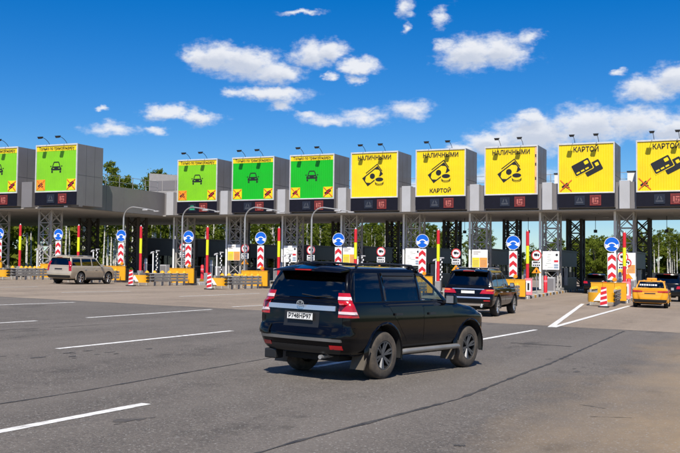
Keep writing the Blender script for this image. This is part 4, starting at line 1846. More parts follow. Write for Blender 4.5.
def car(name, label, cat, spec, paint, x, y, heading, group=None):
    """spec: tub rows, cabin rows, wheels ...; x axis forward, origin on the ground midway"""
    t = empty(name, (x, y, gz(x, y)))
    tag(t, label, cat, group)
    rz = math.pi / 2 - heading
    # follow the road's fall
    slope = Matrix.Rotation(math.atan(-.0179 * math.sin(heading) - .0038 * math.cos(heading)) * -1, 4, 'Y') @ Matrix.Rotation(math.atan(-.0179 * math.cos(heading + math.pi / 2 * -1 + math.pi) * -1) * 0, 4, 'X')
    nrm = Vector((.0179, .0038, 1)).normalized()
    fwd = Vector((math.sin(heading), math.cos(heading), 0))
    fwd = (fwd - nrm * fwd.dot(nrm)).normalized()
    lft = nrm.cross(fwd)
    M = Matrix((fwd, lft, nrm)).transposed()
    t.rotation_euler = M.to_euler()
    S = spec
    tub = Shell(S['tub'])
    us = [i / 4 for i in range(49)]
    nv = len(S['tub']) - 1
    vs = [i / 3 for i in range(nv * 3 + 1)]
    V, F, _ = shell_mesh(tub, us, vs, close_bottom=True)
    me = to_mesh('body', V, F, 32)
    cutters = []
    for wx in S['axles']:
        for s in (1, -1):
            a, b = s * (S['track'] - S['ww'] * 1.05), s * 1.4
            cutters.append(cyl_mesh(wx, min(a, b), max(a, b), S['wr'] + .03, S['arch']))
    bvh = BVHTree.FromPolygons(*zip(*[(1, 1)]) if False else ([Vector(v) for v in V], F))
    me = cut(me, cutters, 'body')
    body = obj('body', me, paint, t)
    # cabin
    cab = Shell(S['cab'])
    gl = S['glass']        # name -> (u0, u1, v0, v1, material)
    ub = sorted(set([i / 4 for i in range(49)] + [round(q, 4) for g in gl for q in g[1:3]]))
    nc = len(S['cab']) - 1
    vb = sorted(set([i / 3 for i in range(nc * 3 + 1)] + [q for g in gl for q in g[3:5]]))

    def which(u, v):
        for q, g in enumerate(gl):
            if g[1] < u < g[2] and g[3] < v < g[4]:
                return q + 1
        return None
    V2, F2, G = shell_mesh(cab, ub, vb, skip=which)
    cme = to_mesh('cabin', V2, F2, 40)
    cabin = obj('cabin_shell', cme, paint, t)
    so = cabin.modifiers.new('solid', 'SOLIDIFY')
    so.thickness = .035
    so.offset = -1
    Vg, Fg, _ = shell_mesh(cab, ub, vb)
    cbvh = BVHTree.FromPolygons([Vector(v) for v in Vg], Fg)
    for q, g in enumerate(gl):
        for s in (1, -1):
            F3 = [f for (nm, sd, f) in G if nm == q + 1 and (sd == s or g[6:7] == ('both',))]
            if not F3:
                continue
            if g[0] in ('rear_window', 'windscreen'):
                if s < 0:
                    continue
                F3 = [f for (nm, sd, f) in G if nm == q + 1]
            me = to_mesh(g[0], V2, F3, 60)
            o = obj(g[0], me, g[5], t)
            # black rubber seal: a thin tube round the pane's outline
    # wheels and wells
    for wx in S['axles']:
        for s in (1, -1):
            wheel(t, wx, s * (S['track'] - S['ww'] / 2), S['wr'], S['wr'], S['ww'], s, S['tyre'], S['rim'], S.get('spokes', 6), S.get('rr', .62))
            # liner
            V, F = [], []
            n = 20
            for i in range(n + 1):
                a = R(-12 + 204 * i / n)
                for yy in (S['track'] - S['ww'] * 1.02, S['track'] + .005):
                    V.append((wx + (S['arch'] - .006) * math.cos(a), s * yy, S['wr'] + .03 + (S['arch'] - .006) * math.sin(a)))
            for i in range(n):
                F.append((2 * i, 2 * i + 1, 2 * i + 3, 2 * i + 2))
            V.append((wx, s * (S['track'] - S['ww'] * 1.02), S['wr'] + .03))
            c = len(V) - 1
            for i in range(n):
                F.append((2 * i, 2 * i + 2, c))
            obj('wheel_well', to_mesh('wheel_well', V, F, 40), m_well, t)
    # floor pan and axle, seen under the car
    MB().box(S['axles'][0] - .75, S['axles'][1] + .45, -.55, .55, S['clear'], S['clear'] + .25).build('floor_pan', m_well, t)
    seats(t, S['seats'], S['belt'] - .5, S['belt'] + .42, .37)

    def P(nm, corners, d, material, off=.006, n=6, m=6, par=None, src=None, depth=.02):
        V, F = cast_patch(src or bvh, corners, d, off, n, m, depth)
        o = obj(nm, to_mesh(nm, V, F, 40), material, par or t)
        return o
    return t, body, cabin, P, bvh, cbvh


def arch_flare(t, S, paint, w=.055, proud=.03):
    for wx in S['axles']:
        for s in (1, -1):
            V, F = [], []
            n = 28
            r0 = S['arch'] - .004
            prof = [(0, -.05), (0, proud * .6), (w * .35, proud), (w, proud * .5), (w * 1.5, -.02)]
            for i in range(n + 1):
                a = R(-14 + 208 * i / n)
                for dr, dy in prof:
                    V.append((wx + (r0 + dr) * math.cos(a), s * (S['hwside'] + dy), S['wr'] + .03 + (r0 + dr) * math.sin(a)))
            q = len(prof)
            for i in range(n):
                for j in range(q - 1):
                    F.append((i * q + j, i * q + j + 1, (i + 1) * q + j + 1, (i + 1) * q + j))
            obj('wheel_arch', to_mesh('wheel_arch', V, F, 50), paint, t)


def doors(t, P, S, paint, rows, handle):
    """rows: list of (x0b, x1b, x0t, x1t, z0, z1)"""
    for s in (1, -1):
        for (a, b, c, d, z0, z1) in rows:
            o = P('door', [(a, s, z0), (b, s, z0), (d, s, z1), (c, s, z1)], (0, -s, 0), paint, .0035, 10, 8)
            hx = c + .14
            hz = z1 - .13
            V, F = cast_patch(S['_bvh'], [(hx, s, hz - .018), (hx + .2, s, hz - .018), (hx + .2, s, hz + .018), (hx, s, hz + .018)], (0, -s, 0), .035, 4, 1, .03)
            obj('handle', to_mesh('handle', V, F, 40), handle, o)


def mirror(t, x, hw, z, paint, s):
    m = MB()
    y0, y1 = hw - .02, hw + .24
    m.add([(x - .05, s * (y0 + .06), z - .07), (x + .10, s * (y0 + .06), z - .06), (x + .08, s * y1, z - .06), (x - .05, s * y1, z - .08),
           (x - .05, s * (y0 + .06), z + .10), (x + .09, s * (y0 + .06), z + .09), (x + .06, s * (y1 - .02), z + .10), (x - .05, s * (y1 - .02), z + .11)],
          [(3, 2, 1, 0), (4, 5, 6, 7), (0, 1, 5, 4), (1, 2, 6, 5), (2, 3, 7, 6), (3, 0, 4, 7)])
    o = m.build('door_mirror', paint, t, bevel=.03)
    MB().box(x - .056, x - .052, *sorted((s * (y0 + .085), s * (y1 - .03))), z - .05, z + .08).build('mirror_glass', m_chrome, o)
    MB().bar((x + .03, s * (y0 - .12), z - .05), (x + .03, s * (y0 + .09), z - .02), .07, .05).build('mirror_arm', m_trim, o)
    return o


def roof_rails(t, x0, x1, y, z, material, r=.018):
    for s in (1, -1):
        pts = [(x0, s * y, z - .05), (x0 + .10, s * y, z), (x0 + (x1 - x0) * .5, s * (y - .01), z + .012), (x1 - .12, s * (y - .02), z - .005), (x1, s * (y - .03), z - .06)]
        o = MB().tube(pts, r, 8).build('roof_rail', material, t, smooth=60)


def hz(*pts):
    """piecewise linear height along the car"""
    def f(x):
        for (a, za), (b, zb) in zip(pts, pts[1:]):
            if x <= b:
                return za + (zb - za) * max(0, min(1, (x - a) / (b - a)))
        return pts[-1][1]
    return f


def side_center(rows):
    return rows


# --- big black off-roader (the nearest car)
paint_black = mat('black_blue_paint', (.0022, .0022, .0034), .07, 0, var=.2, scale=2, coat=0, spec=.32)
hood = hz((-2.4, 1.25), (.5, 1.25), (1.15, 1.19), (2.0, 1.07), (2.4, .98))
hood2 = hz((-2.4, 1.26), (.5, 1.265), (1.15, 1.235), (2.0, 1.12), (2.4, 1.02))
hood3 = hz((-2.4, 1.265), (.5, 1.275), (1.15, 1.255), (2.0, 1.15), (2.4, 1.05))
prado = dict(
    tub=[ring(-2.20, 2.15, .80, .40, br=.06, bf=.25), ring(-2.34, 2.30, .88, .46, br=.06, bf=.25), ring(-2.405, 2.40, .925, .60, br=.06, bf=.22),
         ring(-2.40, 2.40, .935, .74, rc=.2, br=.06, bf=.22), ring(-2.34, 2.375, .942, .86, rc=.18, br=.045, bf=.2), ring(-2.325, 2.345, .942, .98, rc=.16, br=.04, bf=.2),
         ring(-2.315, 2.28, .93, hz((-2.4, 1.13), (1, 1.08), (2.4, .95)), rc=.16, br=.04, bf=.22), ring(-2.29, 2.20, .885, hood, rc=.16, br=.04, bf=.24, fc=.4),
         ring(-2.2, 2.08, .62, hood2, rc=.16, br=.04, bf=.2, fc=.3), ring(-2.1, 2.02, .0, hood3, rc=.0, br=.0, bf=.0, fc=.0)],
    cab=[ring(-2.285, 1.03, .878, 1.24, rc=.14, fc=.16, br=.035, bf=.16, side=[-1.25, -.16, .48]),
         ring(-2.215, .66, .815, 1.49, rc=.13, fc=.14, br=.035, bf=.13, side=[-1.25, -.16, .28]),
         ring(-2.10, .22, .725, 1.735, rc=.12, fc=.12, br=.035, bf=.09, side=[-1.22, -.16, -.06]),
         ring(-2.06, .10, .66, 1.80, rc=.12, fc=.12, br=.04, bf=.08, side=[-1.2, -.2, -.14]),
         ring(-1.98, .0, .40, 1.832, rc=.1, fc=.1, br=.03, bf=.05, side=[-1.2, -.4, -.2]), ring(-1.95, -.03, 0, 1.845, rc=0, fc=0, br=0, bf=0)],
    glass=[('rear_window', 0, 2.35, .30, 1.98, g_dark), ('quarter_window', 4.05, 4.92, .12, 1.93, g_dark), ('rear_door_window', 5.06, 5.94, .12, 1.93, g_dark),
           ('front_door_window', 6.07, 7.72, .12, 1.93, g_clear), ('windscreen', 8.9, 12, .1, 1.95, g_clear)],
    axles=(-1.29, 1.50), track=.93, wr=.388, ww=.265, arch=.475, hwside=.925, clear=.3, belt=1.22, seats=(.0, -.85), tyre=m_tyre, rim=m_rim_m, spokes=6, rr=.60)


def build_prado():
    S = prado
    h = R(13)
    ax = Vector((-6.58, 14.74))
    c = ax + Vector((math.sin(h), math.cos(h))) * 1.29
    t, body, cabin, P, bvh, cbvh = car('off_roader', 'black off-road car in the foreground with dusty tyres and chrome tailgate bar', 'car', S, paint_black, c.x, c.y, h)
    S['_bvh'] = bvh
    arch_flare(t, S, paint_black)
    doors(t, P, S, paint_black, [(-.62, -.17, -1.18, -.17, .58, 1.18), (-.12, .98, -.12, .86, .58, 1.17)], m_trim)
    # tailgate and its fittings
    tg = P('tailgate', [(-3, -.80, .74), (-3, .80, .74), (-3, .78, 1.22), (-3, -.78, 1.22)], (1, 0, 0), paint_black, .008, 12, 8)
    bar = P('chrome_bar', [(-3, -.66, 1.115), (-3, .72, 1.115), (-3, .72, 1.19), (-3, -.66, 1.19)], (1, 0, 0), m_chrome, .03, 14, 3, tg, depth=.025)
    # oval emblem
    m = MB()
    for rx, rz_, w in ((.085, .058, .010),):
        m.ring(0, 0, .85, 1.0, -.012, 0, 28, sx=rx, sz=rz_)
    m.ring(0, .0, .80, 1.0, -.012, 0, 24, sx=.034, sz=.054)
    m.ring(0, .022, .8, 1.0, -.012, 0, 24, sx=.062, sz=.026)
    e = m.build('emblem', m_chrome, tg)
    e.rotation_euler = (0, 0, -math.pi / 2)
    e.scale = (.85, .85, .85)
    e.location = (-2.372, 0, 1.215)
    rec = P('plate_recess', [(-3, -.36, .84), (-3, .36, .84), (-3, .36, 1.09), (-3, -.36, 1.09)], (1, 0, 0), m_trim, .011, 4, 4, tg)
    label_plate(t, -2.37, 1.01, 'Р748НР97')
    # tail lamps: upper column on the pillar, flaring towards the wheel
    for s in (1, -1):
        d = (1, -s * .9, 0)
        a = P('tail_lamp', [(-2.4, s * .81, 1.02), (-2.08, s * .96, 1.02), (-2.20, s * .93, 1.235), (-2.38, s * .82, 1.235)], d, m_tail, .014, 8, 8, depth=.03)
        P('clear_lens', [(-2.4, s * .825, 1.075), (-2.13, s * .95, 1.07), (-2.16, s * .95, 1.11), (-2.4, s * .825, 1.115)], d, m_tail_w, .026, 6, 3, a)
        V, F = cast_patch(cbvh, [(-2.38, s * .795, 1.29), (-2.2, s * .885, 1.29), (-2.2, s * .875, 1.34), (-2.37, s * .79, 1.34)], d, .024, 6, 3, .02)
        obj('clear_lens', to_mesh('clear_lens', V, F, 40), m_tail_w, a)
        V, F = cast_patch(cbvh, [(-2.38, s * .79, 1.225), (-2.17, s * .90, 1.225), (-2.2, s * .855, 1.40), (-2.36, s * .785, 1.40)], d, .014, 6, 5, .03)
        obj('tail_lamp_top', to_mesh('tail_lamp_top', V, F, 40), m_tail, a)
        P('bumper_corner', [(-2.42, s * .70, .70), (-2.1, s * .95, .70), (-2.14, s * .95, .86), (-2.42, s * .72, .84)], d, paint_black, .035, 6, 4)
        P('reflector', [(-3, s * .60, .52), (-3, s * .80, .52), (-3, s * .80, .585), (-3, s * .60, .585)], (1, 0, 0), m_tail, .012, 4, 2)
    P('bumper_step', [(-3, -.80, .645), (-3, .80, .645), (-3, .80, .685), (-3, -.80, .685)], (1, 0, 0), mat('scuffed_trim', (.10, .095, .09), .5, var=.2), .035, 12, 2, depth=.05)
    P('lower_bumper', [(-3, -.72, .45), (-3, .72, .45), (-3, .80, .56), (-3, -.80, .56)], (1, 0, 0), m_trim, .012, 12, 3)
    # rear spoiler with the high brake lamp
    m = MB()
    V = []
    n = 10
    for i in range(n + 1):
        y = -.70 + 1.40 * i / n
        q = (y / .70) ** 2
        V += [(-2.33 + .07 * q, y, 1.735 - .015 * q), (-2.02, y, 1.80 - .05 * q), (-2.30 + .07 * q, y, 1.775 - .03 * q), (-1.98, y, 1.838 - .05 * q)]
    F = []
    for i in range(n):
        a, b = i * 4, (i + 1) * 4
        F += [(a, b, b + 1, a + 1), (a + 2, a + 3, b + 3, b + 2), (a, a + 2, b + 2, b), (a + 1, b + 1, b + 3, a + 3)]
    F += [(0, 1, 3, 2), (n * 4, n * 4 + 2, n * 4 + 3, n * 4 + 1)]
    sp = obj('spoiler', to_mesh('spoiler', V, F, 40), paint_black, t)
    MB().box(-2.335, -2.30, -.16, .16, 1.745, 1.765).build('brake_lamp', m_tail, sp)
    MB().tube([(-2.27, .05, 1.36), (-2.275, -.25, 1.33), (-2.25, -.52, 1.345)], .010, 6).build('rear_wiper', m_trim, t)
    roof_rails(t, -1.75, .05, .63, 1.868, m_trim, .02)
    for s in (1, -1):
        mirror(t, .62, .90, 1.27, paint_black, s)
        # running board, mud flaps
        m = MB()
        m.tube([(-.80, s * .93, .42), (-.70, s * .95, .43), (1.0, s * .95, .43), (1.08, s * .93, .42)], .045, 10)
        m.build('running_board', mat('board_alloy', (.35, .33, .3), .45, .6, var=.15), t, smooth=60)
        for wx, ht in ((-1.29, .30), (1.50, .33)):
            x0 = wx - .47
            m = MB()
            m.add([(x0 - .10, s * .66, .19), (x0 - .10, s * .93, .19), (x0 + .06, s * .945, .52), (x0 + .06, s * .66, .52),
                   (x0 - .125, s * .66, .19), (x0 - .125, s * .93, .19), (x0 + .0, s * .945, .54), (x0 + .0, s * .66, .54)],
                  [(0, 1, 2, 3), (7, 6, 5, 4), (0, 4, 5, 1), (1, 5, 6, 2), (2, 6, 7, 3), (3, 7, 4, 0)])
            m.build('mud_flap', mat('dusty_flap', (.11, .09, .068), .8, var=.25), t)
        # headlamp wrapping the front corner, seen at the wing
        P('headlamp', [(2.0, s * .96, .93), (2.36, s * .70, .93), (2.30, s * .70, 1.04), (1.92, s * .96, 1.05)], (-1, -s * .9, 0), mat('headlamp_lens', (.55, .57, .6), .1, coat=1, var=.1), .012, 8, 4)
    for yy in (-.42,):
        MB().tube([(-2.0, yy, .40), (-2.36, yy, .385)], .035, 10).build('exhaust', m_chrome, t, smooth=50)
    MB().box(-2.30, -2.10, .55, .80, .28, .44).build('tow_cover', m_trim, t, bevel=.02)
    MB().tube([(-1.29, -.75, .37), (-1.29, .75, .37)], .08, 10).build('axle', m_well, t)
    MB().tube([(1.5, -.75, .37), (1.5, .75, .37)], .06, 10).build('axle', m_well, t)
    MB().ring(0, 0, .17, .2, -.015, .015, 24).build('steering_wheel', m_trim, t).matrix_local = Matrix.Translation((.55, .37, 1.22)) @ Matrix.Rotation(R(-65), 4, 'Y') @ Matrix.Rotation(math.pi / 2, 4, 'Z') @ Matrix.Rotation(R(0), 4, 'X')
    # window visors over the side glass
    for s in (1, -1):
        for x0, x1 in ((-1.20, -.20), (-.14, .10)):
            V, F = cast_patch(cbvh, [(x0, s * .8, 1.68), (x1, s * .8, 1.68), (x1 - .03, s * .8, 1.725), (x0, s * .8, 1.725)], (0, -s, 0), .022, 8, 1, .015)
            obj('wind_deflector', to_mesh('wind_deflector', V, F, 40), m_trim, t)


build_prado()


def suv_spec(L_, hw, H, axles, wr, tail_in=.22, belt=1.15, box=.14, rim=None, tyre=None, dark=None, arch=.46, nose=1.05, a_base=.95, a_top=.15):
    r, f = -L_ / 2, L_ / 2
    dk = dark or g_dark
    hd = lambda c: hz((r, belt + c * .4), (a_base - .2, belt + c * .6), (a_base + .15, belt + c), (f - .3, nose + c * .7), (f, nose - .08 + c * .5))
    return dict(
        tub=[ring(r + .18, f - .2, hw - .13, .36, br=.05, bf=.25), ring(r + .05, f - .08, hw - .05, .44, br=.06, bf=.25), ring(r, f, hw - .015, .60, br=.06, bf=.24, rc=.22),
             ring(r + .01, f, hw, .74, br=.06, bf=.24, rc=.2), ring(r + .06, f - .02, hw, .88, br=.05, bf=.24, rc=.18),
             ring(r + .08, f - .07, hw - .01, hz((r, 1.0), (f, .93)), br=.05, bf=.24, rc=.17), ring(r + .11, f - .18, hw - .06, hd(.0), br=.05, bf=.26, rc=.17, fc=.4),
             ring(r + .2, f - .3, hw * .62, hd(.05), br=.04, bf=.2, rc=.16, fc=.3), ring(r + .3, f - .35, 0, hd(.075), rc=0, fc=0, br=0, bf=0)],
        cab=[ring(r + .10, a_base + .12, hw - .07, belt - .015, rc=box, fc=.16, br=.04, bf=.18, side=[r + 1.25, r + 2.35, a_base - .5]),
             ring(r + .10 + tail_in * .5, (a_base + a_top) / 2 + .12, hw - .13, (belt + H - .14) / 2, rc=box, fc=.14, br=.04, bf=.14, side=[r + 1.27, r + 2.35, (a_base + a_top) / 2 - .35]),
             ring(r + .10 + tail_in, a_top + .12, hw - .22, H - .14, rc=box, fc=.12, br=.04, bf=.1, side=[r + 1.3, r + 2.36, a_top - .25]),
             ring(r + .16 + tail_in, a_top, hw - .29, H - .06, rc=.12, fc=.12, br=.04, bf=.08, side=[r + 1.3, r + 2.3, a_top - .28]),
             ring(r + .26 + tail_in, a_top - .08, (hw - .3) * .6, H - .018, rc=.1, fc=.1, br=.03, bf=.05, side=[r + 1.3, r + 2.1, a_top - .35]),
             ring(r + .3 + tail_in, a_top - .1, 0, H - .004, rc=0, fc=0, br=0, bf=0)],
        glass=[('rear_window', 0, 2.4, .25, 1.95, dk), ('quarter_window', 4.05, 4.93, .15, 1.92, dk), ('rear_door_window', 5.06, 5.94, .15, 1.92, dk),
               ('front_door_window', 6.07, 7.7, .15, 1.92, g_mid), ('windscreen', 8.9, 12, .1, 1.95, g_mid)],
        axles=axles, track=hw - .01, wr=wr, ww=.275, arch=arch, hwside=hw - .012, clear=.26, belt=belt, seats=(.15, -.8), tyre=tyre or m_tyre_c, rim=rim or m_rim_s, spokes=5, rr=.68)


def suv_common(t, P, S, paint, cbvh, L_, hw, H, belt, door_rows, handle, spoil=True, rails=None, plate=.98):
    arch_flare(t, S, paint, .05, .018)
    doors(t, P, S, paint, door_rows, handle)
    r = -L_ / 2
    tg = P('tailgate', [(-4, -hw + .2, .70), (-4, hw - .2, .70), (-4, hw - .24, belt - .03), (-4, -hw + .24, belt - .03)], (1, 0, 0), paint, .008, 12, 8)
    if spoil:
        V, F = [], []
        n = 8
        x1 = r + .34
        for i in range(n + 1):
            y = (-hw + .28) * (1 - 2 * i / n)
            q = (y / (hw - .28)) ** 2
            V += [(x1 - .20 + .06 * q, y, H - .115 - .02 * q), (x1 + .1, y, H - .06 - .05 * q), (x1 - .18 + .06 * q, y, H - .075 - .03 * q), (x1 + .15, y, H - .018 - .05 * q)]
        for i in range(n):
            a, b = i * 4, (i + 1) * 4
            F += [(a, b, b + 1, a + 1), (a + 2, a + 3, b + 3, b + 2), (a, a + 2, b + 2, b), (a + 1, b + 1, b + 3, a + 3)]
        F += [(0, 1, 3, 2), (n * 4, n * 4 + 2, n * 4 + 3, n * 4 + 1)]
        sp = obj('spoiler', to_mesh('spoiler', V, F, 40), paint, t)
        MB().box(x1 - .215, x1 - .17, -.22, .22, H - .108, H - .083).build('brake_lamp', m_tail, sp)
    for s in (1, -1):
        mirror(t, S['cab'][0][7].x + .12, hw - .05, belt + .05, paint, s)
    if rails:
        roof_rails(t, r + .6, .1, hw - .33, H + .025, rails)
    P('lower_bumper', [(-4, -hw + .2, .42), (-4, hw - .2, .42), (-4, hw - .16, .54), (-4, -hw + .16, .54)], (1, 0, 0), m_trim, .012, 12, 3)
    return tg


def build_merc():
    L_, hw, H, belt = 5.12, .965, 1.83, 1.14
    paint = mat('black_paint', (.003, .003, .004), .08, 0, var=.2, coat=0, spec=.35)
    S = suv_spec(L_, hw, H, (-1.45, 1.62), .385, .28, belt)
    S['spokes'] = 7
    ax = Vector((-10.38, 36.2))
    h = R(-2)
    c = ax + Vector((math.sin(h), math.cos(h))) * 1.45
    t, body, cabin, P, bvh, cbvh = car('suv_car', 'black estate-bodied off-roader with chrome strips ahead of the foreground car', 'car', S, paint, c.x, c.y, h)
    S['_bvh'] = bvh
    tg = suv_common(t, P, S, paint, cbvh, L_, hw, H, belt, [(-.85, -.20, -1.25, -.2, .55, 1.06), (-.14, .95, -.14, .9, .55, 1.06)], m_chrome, rails=m_chrome)
    r = -L_ / 2
    P('chrome_strip', [(-4, -.62, 1.03), (-4, .62, 1.03), (-4, .62, 1.06), (-4, -.62, 1.06)], (1, 0, 0), m_chrome, .02, 10, 2, tg)
    P('bumper_strip', [(-4, -.85, .70), (-4, .85, .70), (-4, .85, .745), (-4, -.85, .745)], (1, 0, 0), m_chrome, .02, 12, 2)
    P('skid_plate', [(-4, -.55, .43), (-4, .55, .43), (-4, .62, .50), (-4, -.62, .50)], (1, 0, 0), m_chrome, .02, 8, 2)
    for s in (1, -1):
        a = P('tail_lamp', [(r, s * .50, .88), (r + .25, s * .98, .88), (r + .34, s * .98, 1.06), (r, s * .62, 1.04)], (1, -s * .55, 0), m_tail, .014, 8, 5, depth=.03)
        P('amber_lens', [(r, s * .76, .985), (r + .25, s * .96, .985), (r + .3, s * .96, 1.03), (r, s * .78, 1.03)], (1, -s * .55, 0), m_amber, .02, 5, 2, a)
        P('reflector', [(-4, s * .62, .60), (-4, s * .85, .60), (-4, s * .85, .64), (-4, s * .62, .64)], (1, 0, 0), m_tail, .012, 4, 2)
        MB().tube([(r + .1, s * .55, .40), (r - .01, s * .55, .40)], .045, 10).build('exhaust', m_chrome, t, smooth=50)
    label_plate(t, r + .055, .93, None)


build_merc()


def build_cad():
    L_, hw, H, belt = 5.18, 1.01, 1.86, 1.20
    paint = mat('beige_paint', (.46, .39, .29), .32, .3, var=.06, coat=.8)
    S = suv_spec(L_, hw, H, (-1.45, 1.50), .40, .16, belt, .10, arch=.47, nose=1.12, a_base=1.0, a_top=.3)
    S['spokes'] = 6
    ax = Vector((-42.2, 50.3))
    h = R(-1)
    c = ax + Vector((math.sin(h), math.cos(h))) * 1.45
    t, body, cabin, P, bvh, cbvh = car('large_suv', 'beige metallic full-size SUV passing the left islands', 'car', S, paint, c.x, c.y, h)
    S['_bvh'] = bvh
    tg = suv_common(t, P, S, paint, cbvh, L_, hw, H, belt, [(-.85, -.20, -1.25, -.2, .55, 1.12), (-.14, .98, -.14, .95, .55, 1.12)], m_chrome, rails=m_chrome)
    r = -L_ / 2
    P('plate_recess', [(-4, -.38, .88), (-4, .38, .88), (-4, .38, 1.06), (-4, -.38, 1.06)], (1, 0, 0), paint, .02, 4, 4, tg)
    P('dark_plate_band', [(-4, -.30, .95), (-4, .30, .95), (-4, .30, 1.04), (-4, -.30, 1.04)], (1, 0, 0), m_trim, .03, 4, 2, tg)
    P('dark_sill', [(-4, -.9, .44), (-4, .9, .44), (-4, .92, .60), (-4, -.92, .60)], (1, 0, 0), m_trim, .016, 12, 3)
    for s in (1, -1):
        a = P('tail_lamp', [(r, s * .93, .88), (r + .14, s * 1.02, .88), (r + .14, s * 1.0, 1.17), (r, s * .92, 1.17)], (1, -s, 0), m_tail, .016, 5, 8, depth=.03)
        V, F = cast_patch(cbvh, [(r + .05, s * .885, 1.17), (r + .2, s * .97, 1.17), (r + .22, s * .90, 1.5), (r + .08, s * .825, 1.5)], (1, -s, 0), .016, 5, 6, .03)
        obj('tail_lamp_top', to_mesh('tail_lamp_top', V, F, 40), m_tail, a)
        MB().box(-.85, 1.0, *sorted((s * .90, s * 1.02)), .36, .42).build('running_board', m_trim, t)


build_cad()


def build_taxi():
    paint = mat('taxi_yellow', (.82, .35, .003), .3, 0, var=.04, coat=1)
    L_, hw, H = 4.86, .915, 1.455
    r, f = -2.43, 2.43
    deck = hz((r, 1.03), (-1.7, 1.05), (.9, .95), (1.2, .96), (2.2, .80), (2.43, .74))
    deck2 = hz((r, 1.06), (-1.7, 1.085), (.9, .97), (1.2, 1.0), (2.2, .84), (2.43, .76))
    S = dict(
        tub=[ring(r + .16, f - .15, hw - .12, .26, br=.1, bf=.3), ring(r + .05, f - .05, hw - .05, .34, br=.12, bf=.3, rc=.3), ring(r, f, hw - .02, .50, br=.14, bf=.32, rc=.3),
             ring(r + .01, f - .01, hw, .64, br=.14, bf=.32, rc=.28), ring(r + .03, f - .03, hw, .78, br=.13, bf=.32, rc=.26), ring(r + .04, f - .15, hw - .02, hz((r, .93), (.9, .87), (f, .72)), br=.12, bf=.3, rc=.24),
             ring(r + .02, f - .3, hw - .08, deck, br=.12, bf=.3, rc=.26, fc=.4), ring(r + .14, f - .4, hw * .6, deck2, br=.08, bf=.2, rc=.2, fc=.3), ring(r + .16, f - .45, 0, deck2, rc=0, fc=0, br=0, bf=0)],
        cab=[ring(-1.86, 1.05, hw - .12, .98, rc=.16, fc=.16, br=.12, bf=.22, side=[-1.05, -.1, .5]), ring(-1.45, .62, hw - .19, 1.22, rc=.14, fc=.14, br=.10, bf=.16, side=[-.98, -.1, .25]),
             ring(-1.08, .18, hw - .27, 1.385, rc=.12, fc=.12, br=.08, bf=.1, side=[-.8, -.1, -.06]), ring(-.95, .06, hw - .34, 1.43, rc=.1, fc=.1, br=.06, bf=.08, side=[-.7, -.25, -.14]),
             ring(-.85, -.05, (hw - .34) * .6, 1.45, rc=.1, fc=.1, br=.04, bf=.05, side=[-.65, -.3, -.22]), ring(-.82, -.08, 0, H, rc=0, fc=0, br=0, bf=0)],
        glass=[('rear_window', 0, 2.5, .2, 1.95, g_dark), ('rear_door_window', 4.3, 5.9, .2, 1.92, g_mid), ('front_door_window', 6.07, 7.7, .2, 1.92, g_mid), ('windscreen', 8.9, 12, .1, 1.95, g_mid)],
        axles=(-1.37, 1.45), track=hw - .02, wr=.34, ww=.225, arch=.40, hwside=hw - .012, clear=.18, belt=.95, seats=(.1, -.8), tyre=m_tyre_c, rim=m_rim_s, spokes=5, rr=.68)
    h = R(-3)
    c = Vector((-5.55, 53.4)) + Vector((math.sin(h), math.cos(h))) * 1.37
    t, body, cabin, P, bvh, cbvh = car('taxi', 'yellow taxi saloon with roof light entering the rightmost lane', 'taxi', S, paint, c.x, c.y, h)
    S['_bvh'] = bvh
    arch_flare(t, S, paint, .04, .012)
    doors(t, P, S, paint, [(-.85, -.15, -1.05, -.15, .36, .88), (-.09, .95, -.09, .9, .36, .88)], paint)
    tg = P('boot_lid', [(-4, -.60, .70), (-4, .60, .70), (-4, .62, .99), (-4, -.62, .99)], (1, 0, 0), paint, .008, 10, 5)
    for s in (1, -1):
        P('tail_lamp', [(r, s * .42, .83), (r + .3, s * .93, .83), (r + .4, s * .93, .93), (r, s * .42, .91)], (1, -s * .6, 0), m_tail, .016, 8, 3, depth=.03)
        mirror(t, .55, hw - .02, .98, m_trim, s)
    P('lamp_bar', [(-4, -.42, .865), (-4, .42, .865), (-4, .42, .885), (-4, -.42, .885)], (1, 0, 0), m_tail, .016, 8, 1, tg)
    P('plate_shadow', [(-4, -.28, .74), (-4, .28, .74), (-4, .28, .80), (-4, -.28, .80)], (1, 0, 0), m_trim, .014, 4, 2, tg)
    P('lower_bumper', [(-4, -.80, .30), (-4, .80, .30), (-4, .84, .46), (-4, -.84, .46)], (1, 0, 0), m_trim, .014, 14, 3)
    rl = MB().box(-.62, -.42, -.26, .26, 1.452, 1.58).build('roof_light', m_warm, t, bevel=.03)
    # white stick-on lettering across the top of the rear window, illegible at this size
    xx = -.42
    rr = random.Random(2)
    par = None
    while xx < .40:
        w = rr.uniform(.05, .10)
        V, F = cast_patch(cbvh, [(-4, xx, 1.20), (-4, xx + w, 1.20), (-4, xx + w, 1.28), (-4, xx, 1.28)], (1, 0, 0), .008, 2, 2, .004)
        obj('window_lettering', to_mesh('window_lettering', V, F, 40), m_white, t)
        xx += w + .03
    MB().tube([(-.9, 0, 1.44), (-1.0, 0, 1.50)], .02, 6).build('aerial', m_trim, t)


build_taxi()


